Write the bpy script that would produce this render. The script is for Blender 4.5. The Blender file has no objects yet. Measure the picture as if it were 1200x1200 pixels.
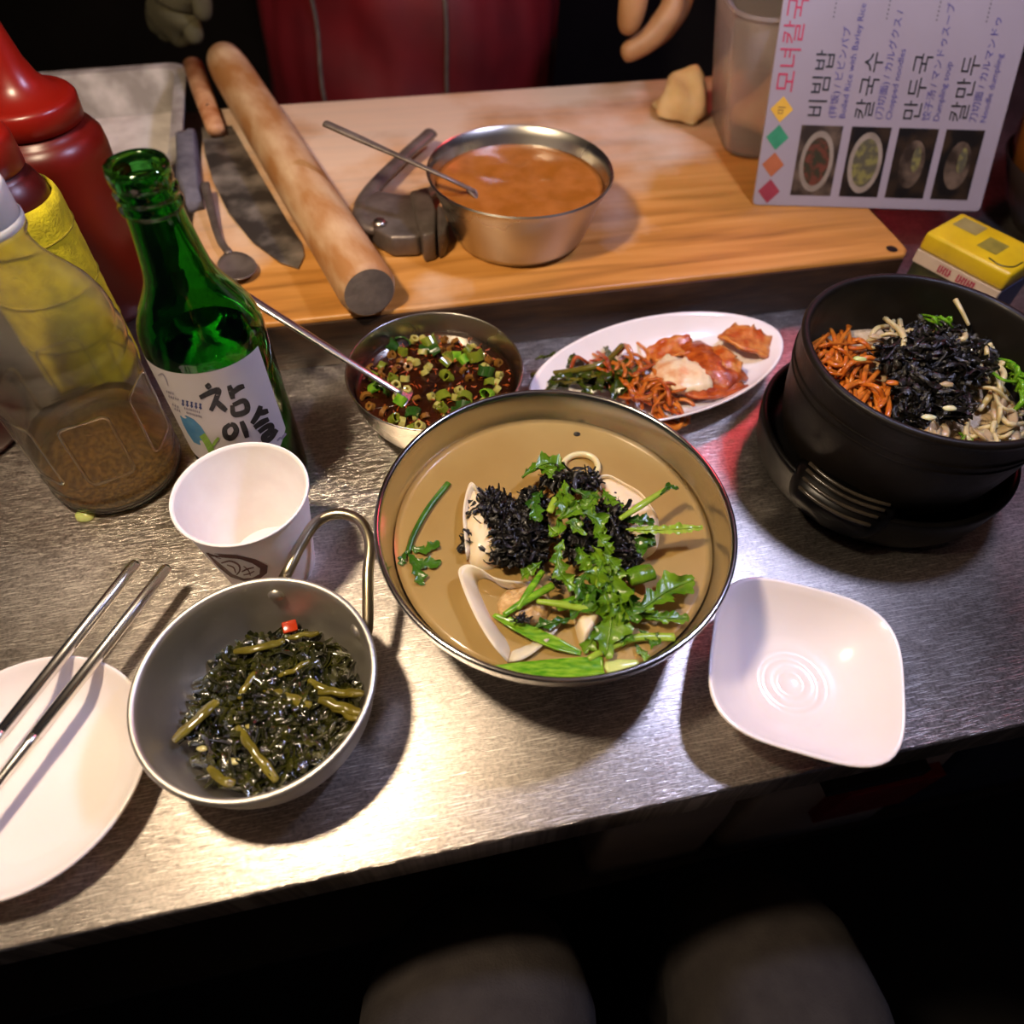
import bpy, bmesh, math, random
import numpy as np
from mathutils import Vector, Matrix, noise

# ------------------------------------------------------------------ camera
scene = bpy.context.scene
COL = scene.collection
F_PX, PITCH, ROLL, CAM_H = 820.0, math.radians(52.5), math.radians(2.0), 0.37
_fw = Vector((0, math.cos(PITCH), -math.sin(PITCH)))
_r0 = Vector((1, 0, 0)); _u0 = _r0.cross(_fw)
_rt = _r0 * math.cos(ROLL) + _u0 * math.sin(ROLL)
_up = _u0 * math.cos(ROLL) - _r0 * math.sin(ROLL)
CAMP = Vector((0, 0, CAM_H))
cd = bpy.data.cameras.new('camera'); cam = bpy.data.objects.new('camera', cd); COL.objects.link(cam)
cd.sensor_width = 36.0; cd.lens = F_PX / 1200 * 36.0
cd.clip_start = 0.01; cd.clip_end = 50
cd.dof.use_dof = True; cd.dof.focus_distance = 0.41; cd.dof.aperture_fstop = 5.0
m = Matrix((_rt, _up, -_fw)).transposed().to_4x4(); m.translation = CAMP
cam.matrix_world = m
scene.camera = cam

# ------------------------------------------------------------------ world, exposure
w = bpy.data.worlds.new('world'); scene.world = w; w.use_nodes = True
w.node_tree.nodes['Background'].inputs[0].default_value = (0.55, 0.55, 1.0, 1)
w.node_tree.nodes['Background'].inputs[1].default_value = 0.016
vs = scene.view_settings
vs.view_transform = 'Standard'; vs.look = 'None'; vs.exposure = 0.0; vs.gamma = 1.0; vs.use_curve_mapping = False
LAMP_A = Vector((-0.245, 0.165, 0.62))      # warm bulb
LAMP_B = Vector((0.315, 0.400, 0.62))       # cool bulb
LAMP_A_COL, LAMP_A_POW = (1.0, 0.78, 0.54), 520.0
LAMP_B_COL, LAMP_B_POW = (0.60, 0.64, 1.0), 330.0
RED_POW = 14.0

# ------------------------------------------------------------------ helpers
random.seed(7)
R = random.Random(11)
def ray(px, py):
    return _fw + _rt * ((px - 600) / F_PX) - _up * ((py - 600) / F_PX)
def at(px, py, z=0.0):
    """the point at height z that a pixel of the 1200 px photograph looks at"""
    d = ray(px, py); return CAMP + d * ((z - CAM_H) / d.z)
def at_y(px, py, y):
    d = ray(px, py); return CAMP + d * (y / d.y)
def hit_rev(px, py, c, rfun, n=4000, tmax=1.2):
    """first crossing of a pixel's ray with a surface of revolution about the vertical axis at c"""
    d = ray(px, py); prev = None
    for i in range(n):
        t = 0.1 + (tmax - 0.1) * i / n
        p = CAMP + d * t
        r = rfun(p.z - c.z)
        if r is None: prev = None; continue
        s = math.hypot(p.x - c.x, p.y - c.y) - r
        if prev is not None and prev > 0 >= s: return p
        prev = s
    return None

def lin(h):
    h = h.lstrip('#'); v = [int(h[i:i + 2], 16) / 255 for i in (0, 2, 4)]
    return tuple(((c + 0.055) / 1.055) ** 2.4 if c > 0.04045 else c / 12.92 for c in v) + (1.0,)

def tag(o, label=None, cat=None, group=None, kind=None):
    if label: o['label'] = label
    if cat: o['category'] = cat
    if group: o['group'] = group
    if kind: o['kind'] = kind
    return o
def empty(name, loc=(0, 0, 0), rz=0.0, label=None, cat=None, group=None):
    o = bpy.data.objects.new(name, None); COL.objects.link(o)
    o.location = loc; o.rotation_euler = (0, 0, rz); o.empty_display_size = 0.02
    return tag(o, label, cat, group)
def link(name, me, mat=None, parent=None, smooth=True):
    o = bpy.data.objects.new(name, me); COL.objects.link(o)
    if mat is not None and not me.materials: me.materials.append(mat)
    if smooth and len(me.polygons): me.polygons.foreach_set('use_smooth', [True] * len(me.polygons))
    if parent is not None: o.parent = parent
    return o
def mesh(vs_, fs_, name='m'):
    me = bpy.data.meshes.new(name); me.from_pydata([tuple(v) for v in vs_], [], fs_); me.update()
    return me
def build(name, geo, mat, parent=None, smooth=True, loc=None):
    """geo = (verts, faces); with loc the verts are moved so that the origin sits at loc"""
    v, f = geo
    if loc is not None:
        L = Vector(loc); v = [Vector(q) - L for q in v]
    o = link(name, mesh(v, f, name), mat, parent, smooth)
    if loc is not None: o.location = loc
    return o
def auto(o, ang=40):
    me = o.data
    bm = bmesh.new(); bm.from_mesh(me)
    a = math.radians(ang)
    for e in bm.edges:
        e.smooth = not (len(e.link_faces) == 2 and e.calc_face_angle(0) > a)
    bm.normal_update(); bm.to_mesh(me); bm.free(); me.update()
    return o
def join(*gs):
    V, Fc = [], []
    for v, f in gs:
        b = len(V); V += [Vector(q) for q in v]; Fc += [tuple(i + b for i in q) for q in f]
    return V, Fc
def xf(g, M):
    return [M @ Vector(v) for v in g[0]], g[1]
def lathe(prof, seg=48, a0=0.0, a1=2 * math.pi, shear=(0, 0)):
    full = abs(a1 - a0 - 2 * math.pi) < 1e-6
    n = seg if full else seg + 1
    V, Fc, rings = [], [], []
    for r, z in prof:
        if abs(r) < 1e-7:
            rings.append([len(V)]); V.append(Vector((shear[0] * z, shear[1] * z, z)))
        else:
            rings.append(list(range(len(V), len(V) + n)))
            for i in range(n):
                a = a0 + (a1 - a0) * i / seg
                V.append(Vector((r * math.cos(a) + shear[0] * z, r * math.sin(a) + shear[1] * z, z)))
    for A, B in zip(rings, rings[1:]):
        m_ = n if full else n - 1
        for i in range(m_):
            j = (i + 1) % n
            if len(A) == 1 and len(B) == 1: continue
            if len(A) == 1: Fc.append((A[0], B[j], B[i]))
            elif len(B) == 1: Fc.append((A[i], A[j], B[0]))
            else: Fc.append((A[i], A[j], B[j], B[i]))
    return V, Fc
def smooth_prof(pts, n=4):
    """catmull-rom through (r, z) points"""
    out = []
    P = [pts[0]] + list(pts) + [pts[-1]]
    for i in range(1, len(P) - 2):
        for k in range(n):
            t = k / n; q = []
            for d in (0, 1):
                a, b, c, e = P[i - 1][d], P[i][d], P[i + 1][d], P[i + 2][d]
                q.append(0.5 * (2 * b + (c - a) * t + (2 * a - 5 * b + 4 * c - e) * t * t + (3 * b - a - 3 * c + e) * t ** 3))
            q[0] = max(q[0], 0.0); out.append(tuple(q))
    out.append(tuple(pts[-1])); return out
def spline(pts, n=8):
    P = [Vector(p) for p in pts]; P = [2 * P[0] - P[1]] + P + [2 * P[-1] - P[-2]]
    out = []
    for i in range(1, len(P) - 2):
        for k in range(n):
            t = k / n; a, b, c, e = P[i - 1], P[i], P[i + 1], P[i + 2]
            out.append(0.5 * (2 * b + (c - a) * t + (2 * a - 5 * b + 4 * c - e) * t * t + (3 * b - a - 3 * c + e) * t ** 3))
    out.append(P[-2].copy()); return out
def tube(pts, rad, seg=10, caps=True, flat=1.0, up=None):
    """swept tube; rad is a number or a list; flat squashes it along its second axis"""
    P = [Vector(p) for p in pts]; n = len(P)
    rr = rad if isinstance(rad, (list, tuple)) else [rad] * n
    if len(rr) != n: rr = [rr[0] + (rr[-1] - rr[0]) * i / (n - 1) for i in range(n)] if len(rr) == 2 else \
        [float(np.interp(i / (n - 1), np.linspace(0, 1, len(rr)), rr)) for i in range(n)]
    V, Fc = [], []
    t0 = (P[1] - P[0]).normalized()
    u = Vector(up) if up is not None else (Vector((0, 0, 1)) if abs(t0.z) < 0.9 else Vector((1, 0, 0)))
    for i in range(n):
        t = (P[min(i + 1, n - 1)] - P[max(i - 1, 0)]).normalized()
        u = (u - t * u.dot(t)).normalized(); s = t.cross(u)
        for k in range(seg):
            a = 2 * math.pi * k / seg
            V.append(P[i] + s * (rr[i] * math.cos(a)) + u * (rr[i] * flat * math.sin(a)))
    for i in range(n - 1):
        for k in range(seg):
            j = (k + 1) % seg
            Fc.append((i * seg + k, i * seg + j, (i + 1) * seg + j, (i + 1) * seg + k))
    if caps:
        a = len(V); V.append(P[0] - (P[1] - P[0]).normalized() * rr[0] * 0.4); V.append(P[-1] + (P[-1] - P[-2]).normalized() * rr[-1] * 0.4)
        for k in range(seg):
            j = (k + 1) % seg
            Fc.append((a, j, k)); Fc.append((a + 1, (n - 1) * seg + k, (n - 1) * seg + j))
    return V, Fc
def box(x0, x1, y0, y1, z0, z1):
    V = [(x, y, z) for x in (x0, x1) for y in (y0, y1) for z in (z0, z1)]
    return [Vector(v) for v in V], [(0, 1, 3, 2), (4, 6, 7, 5), (0, 4, 5, 1), (2, 3, 7, 6), (0, 2, 6, 4), (1, 5, 7, 3)]
def prism(poly, z0, z1):
    n = len(poly)
    V = [Vector((p[0], p[1], z0)) for p in poly] + [Vector((p[0], p[1], z1)) for p in poly]
    return V, [tuple(range(n - 1, -1, -1)), tuple(range(n, 2 * n))] + [(i, (i + 1) % n, (i + 1) % n + n, i + n) for i in range(n)]
def bevel(geo, w_, seg=3, ang=30):
    me = mesh(*geo); bm = bmesh.new(); bm.from_mesh(me)
    bmesh.ops.recalc_face_normals(bm, faces=bm.faces)
    es = [e for e in bm.edges if len(e.link_faces) == 2 and e.calc_face_angle(0) > math.radians(ang)]
    bmesh.ops.bevel(bm, geom=es, offset=w_, segments=seg, affect='EDGES', profile=0.5)
    bm.verts.ensure_lookup_table(); bm.faces.ensure_lookup_table(); bm.verts.index_update()
    g = ([v.co.copy() for v in bm.verts], [tuple(v.index for v in f.verts) for f in bm.faces])
    bm.free(); bpy.data.meshes.remove(me); return g
def rrect(hx, hy, r, seg=6):
    out = []
    for cx, cy, a in ((hx - r, hy - r, 0), (-hx + r, hy - r, 90), (-hx + r, -hy + r, 180), (hx - r, -hy + r, 270)):
        for k in range(seg + 1):
            t = math.radians(a + 90 * k / seg); out.append((cx + r * math.cos(t), cy + r * math.sin(t)))
    return out
def loft(rings, close_first=True, close_last=True):
    V, Fc = [], []; n = len(rings[0])
    for r in rings: V += [Vector(p) for p in r]
    for i in range(len(rings) - 1):
        for k in range(n):
            j = (k + 1) % n; Fc.append((i * n + k, i * n + j, (i + 1) * n + j, (i + 1) * n + k))
    if close_first: Fc.append(tuple(range(n - 1, -1, -1)))
    if close_last: Fc.append(tuple(range((len(rings) - 1) * n, len(rings) * n)))
    return V, Fc
def nz(p, s=1.0, o=0.0):
    return noise.noise(Vector(p) * s + Vector((o, o * 1.7, -o)))
def text_geo(body, size, spacing=1.0, depth=0.0):
    cu = bpy.data.curves.new('lettering', 'FONT'); cu.body = body; cu.size = size; cu.space_character = spacing
    cu.align_x = 'LEFT'; cu.align_y = 'BOTTOM'; cu.resolution_u = 2
    o = bpy.data.objects.new('lettering', cu); COL.objects.link(o)
    me = bpy.data.meshes.new_from_object(o.evaluated_get(bpy.context.evaluated_depsgraph_get()))
    g = ([v.co.copy() for v in me.vertices], [tuple(p.vertices) for p in me.polygons])
    bpy.data.objects.remove(o); bpy.data.curves.remove(cu); bpy.data.meshes.remove(me)
    return g

# ------------------------------------------------------------------ materials
def node_mat(name):
    m_ = bpy.data.materials.new(name); m_.use_nodes = True
    nt = m_.node_tree; return m_, nt, nt.nodes['Principled BSDF'], nt.nodes, nt.links
def mat(name, c1, rough=0.5, c2=None, scale=20.0, detail=4.0, lo=0.35, hi=0.65, metal=0.0, bump=0.0, bscale=None,
        spec=0.5, trans=0.0, ior=1.45, coat=0.0, stretch=(1, 1, 1), sss=0.0, sssr=(0.01, 0.005, 0.003), rvar=0.0, alpha=1.0, bdist=0.002):
    m_, nt, bs, N, L = node_mat(name)
    c1 = lin(c1) if isinstance(c1, str) else c1
    bs.inputs['Roughness'].default_value = rough; bs.inputs['Metallic'].default_value = metal
    bs.inputs['Specular IOR Level'].default_value = spec; bs.inputs['IOR'].default_value = ior
    bs.inputs['Transmission Weight'].default_value = trans; bs.inputs['Coat Weight'].default_value = coat
    bs.inputs['Coat Roughness'].default_value = 0.06; bs.inputs['Alpha'].default_value = alpha
    if sss:
        bs.inputs['Subsurface Weight'].default_value = sss
        bs.inputs['Subsurface Radius'].default_value = sssr; bs.inputs['Subsurface Scale'].default_value = 1.0
    bs.inputs['Base Color'].default_value = c1
    tc = N.new('ShaderNodeTexCoord'); mp = N.new('ShaderNodeMapping'); mp.inputs['Scale'].default_value = stretch
    L.new(tc.outputs['Object'], mp.inputs[0])
    if c2 is not None or rvar:
        nz_ = N.new('ShaderNodeTexNoise'); nz_.inputs['Scale'].default_value = scale; nz_.inputs['Detail'].default_value = detail
        L.new(mp.outputs[0], nz_.inputs['Vector'])
        if c2 is not None:
            cr = N.new('ShaderNodeValToRGB'); cr.color_ramp.elements[0].position = lo; cr.color_ramp.elements[1].position = hi
            cr.color_ramp.elements[0].color = c1; cr.color_ramp.elements[1].color = lin(c2) if isinstance(c2, str) else c2
            L.new(nz_.outputs['Fac'], cr.inputs[0]); L.new(cr.outputs[0], bs.inputs['Base Color'])
        if rvar:
            mr = N.new('ShaderNodeMapRange'); mr.inputs[1].default_value = 0.3; mr.inputs[2].default_value = 0.7
            mr.inputs[3].default_value = max(rough - rvar, 0.02); mr.inputs[4].default_value = rough + rvar
            L.new(nz_.outputs['Fac'], mr.inputs[0]); L.new(mr.outputs[0], bs.inputs['Roughness'])
    if bump:
        nb = N.new('ShaderNodeTexNoise'); nb.inputs['Scale'].default_value = bscale or scale * 3; nb.inputs['Detail'].default_value = 4
        L.new(mp.outputs[0], nb.inputs['Vector'])
        bp = N.new('ShaderNodeBump'); bp.inputs['Strength'].default_value = bump; bp.inputs['Distance'].default_value = bdist
        L.new(nb.outputs['Fac'], bp.inputs['Height']); L.new(bp.outputs[0], bs.inputs['Normal'])
    return m_
def emit(name, col, s):
    m_, nt, bs, N, L = node_mat(name)
    bs.inputs['Base Color'].default_value = (0.8, 0.8, 0.8, 1)
    bs.inputs['Emission Color'].default_value = tuple(col) + (1,); bs.inputs['Emission Strength'].default_value = s
    return m_

def counter_steel():
    m_, nt, bs, N, L = node_mat('brushed_counter_steel')
    bs.inputs['Metallic'].default_value = 1.0
    tc = N.new('ShaderNodeTexCoord')
    def noi(scale, st, det=3.0, rot=0.0):
        mp = N.new('ShaderNodeMapping'); mp.inputs['Scale'].default_value = st; mp.inputs['Rotation'].default_value = (0, 0, rot)
        L.new(tc.outputs['Object'], mp.inputs[0])
        n_ = N.new('ShaderNodeTexNoise'); n_.inputs['Scale'].default_value = scale; n_.inputs['Detail'].default_value = det
        L.new(mp.outputs[0], n_.inputs['Vector']); return n_
    big = noi(9, (1, 1, 1), 5)
    grain = noi(1, (520, 620, 1), 3)
    cr = N.new('ShaderNodeValToRGB'); cr.color_ramp.elements[0].position = 0.3; cr.color_ramp.elements[1].position = 0.72
    cr.color_ramp.elements[0].color = (0.44, 0.39, 0.345, 1); cr.color_ramp.elements[1].color = (0.58, 0.53, 0.49, 1)
    L.new(big.outputs['Fac'], cr.inputs[0])
    gm = N.new('ShaderNodeMapRange'); gm.inputs[1].default_value = 0.3; gm.inputs[2].default_value = 0.7; gm.inputs[3].default_value = 0.62; gm.inputs[4].default_value = 1.25
    L.new(grain.outputs['Fac'], gm.inputs[0])
    cm = N.new('ShaderNodeMixRGB'); cm.blend_type = 'MULTIPLY'; cm.inputs[0].default_value = 1.0
    L.new(cr.outputs[0], cm.inputs[1]); L.new(gm.outputs[0], cm.inputs[2])
    # roughness: cloudy wear
    mr = N.new('ShaderNodeMapRange'); mr.inputs[1].default_value = 0.3; mr.inputs[2].default_value = 0.7
    mr.inputs[3].default_value = 0.30; mr.inputs[4].default_value = 0.43
    L.new(big.outputs['Fac'], mr.inputs[0]); L.new(mr.outputs[0], bs.inputs['Roughness'])
    # brushing and short random scratches as fine relief
    fine = noi(1, (40, 1900, 1), 2)
    prev = None
    for i, (rot, th) in enumerate(((0.45, 0.64), (-0.85, 0.65), (1.30, 0.64), (2.2, 0.65), (0.02, 0.63))):
        s = noi(1, (70, 1300, 1), 1.0, rot)
        r_ = N.new('ShaderNodeMapRange'); r_.inputs[1].default_value = th; r_.inputs[2].default_value = th + 0.06
        r_.inputs[3].default_value = 0; r_.inputs[4].default_value = 1
        L.new(s.outputs['Fac'], r_.inputs[0])
        if prev is None: prev = r_
        else:
            mx = N.new('ShaderNodeMath'); mx.operation = 'MAXIMUM'
            L.new(prev.outputs[0], mx.inputs[0]); L.new(r_.outputs[0], mx.inputs[1]); prev = mx
    c2 = N.new('ShaderNodeMixRGB'); c2.inputs[2].default_value = (0.92, 0.87, 0.80, 1)
    sm_ = N.new('ShaderNodeMath'); sm_.operation = 'MULTIPLY'; sm_.inputs[1].default_value = 0.75
    L.new(prev.outputs[0], sm_.inputs[0]); L.new(sm_.outputs[0], c2.inputs[0]); L.new(cm.outputs[0], c2.inputs[1]); L.new(c2.outputs[0], bs.inputs['Base Color'])
    ad = N.new('ShaderNodeMath'); ad.operation = 'MULTIPLY_ADD'; ad.inputs[1].default_value = -1.3
    fm = N.new('ShaderNodeMath'); fm.operation = 'MULTIPLY'; fm.inputs[1].default_value = 0.4
    L.new(fine.outputs['Fac'], fm.inputs[0]); L.new(prev.outputs[0], ad.inputs[0]); L.new(fm.outputs[0], ad.inputs[2])
    bp = N.new('ShaderNodeBump'); bp.inputs['Strength'].default_value = 0.5; bp.inputs['Distance'].default_value = 0.00012
    L.new(ad.outputs[0], bp.inputs['Height']); L.new(bp.outputs[0], bs.inputs['Normal'])
    return m_

def board_wood():
    m_, nt, bs, N, L = node_mat('floured_board_wood')
    bs.inputs['Roughness'].default_value = 0.5
    tc = N.new('ShaderNodeTexCoord')
    mp = N.new('ShaderNodeMapping'); mp.inputs['Scale'].default_value = (2.2, 26, 26); L.new(tc.outputs['Object'], mp.inputs[0])
    g = N.new('ShaderNodeTexNoise'); g.inputs['Scale'].default_value = 2.2; g.inputs['Detail'].default_value = 7; g.inputs['Distortion'].default_value = 0.6
    L.new(mp.outputs[0], g.inputs['Vector'])
    cr = N.new('ShaderNodeValToRGB'); e = cr.color_ramp.elements
    e[0].position = 0.28; e[0].color = lin('#8a5a24'); e[1].position = 0.70; e[1].color = lin('#c98f4b')
    k = e.new(0.48); k.color = lin('#b47a36')
    L.new(g.outputs['Fac'], cr.inputs[0])
    fl = N.new('ShaderNodeTexNoise'); fl.inputs['Scale'].default_value = 9; fl.inputs['Detail'].default_value = 7; L.new(tc.outputs['Object'], fl.inputs['Vector'])
    sp = N.new('ShaderNodeSeparateXYZ'); L.new(tc.outputs['Object'], sp.inputs[0])
    yr = N.new('ShaderNodeMapRange'); yr.inputs[1].default_value = 0.06; yr.inputs[2].default_value = 0.24; yr.inputs[3].default_value = -0.22; yr.inputs[4].default_value = 0.14
    L.new(sp.outputs['Y'], yr.inputs[0])
    ad = N.new('ShaderNodeMath'); ad.operation = 'ADD'; L.new(fl.outputs['Fac'], ad.inputs[0]); L.new(yr.outputs[0], ad.inputs[1])
    fr = N.new('ShaderNodeMapRange'); fr.inputs[1].default_value = 0.40; fr.inputs[2].default_value = 0.66; fr.inputs[3].default_value = 0; fr.inputs[4].default_value = 0.72
    L.new(ad.outputs[0], fr.inputs[0])
    mx = N.new('ShaderNodeMixRGB'); mx.inputs[2].default_value = lin('#e2cdb6')
    L.new(fr.outputs[0], mx.inputs[0]); L.new(cr.outputs[0], mx.inputs[1]); L.new(mx.outputs[0], bs.inputs['Base Color'])
    rr = N.new('ShaderNodeMapRange'); rr.inputs[3].default_value = 0.42; rr.inputs[4].default_value = 0.8; L.new(fr.outputs[0], rr.inputs[0]); L.new(rr.outputs[0], bs.inputs['Roughness'])
    bp = N.new('ShaderNodeBump'); bp.inputs['Strength'].default_value = 0.3; bp.inputs['Distance'].default_value = 0.001
    L.new(g.outputs['Fac'], bp.inputs['Height']); L.new(bp.outputs[0], bs.inputs['Normal'])
    return m_

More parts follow.
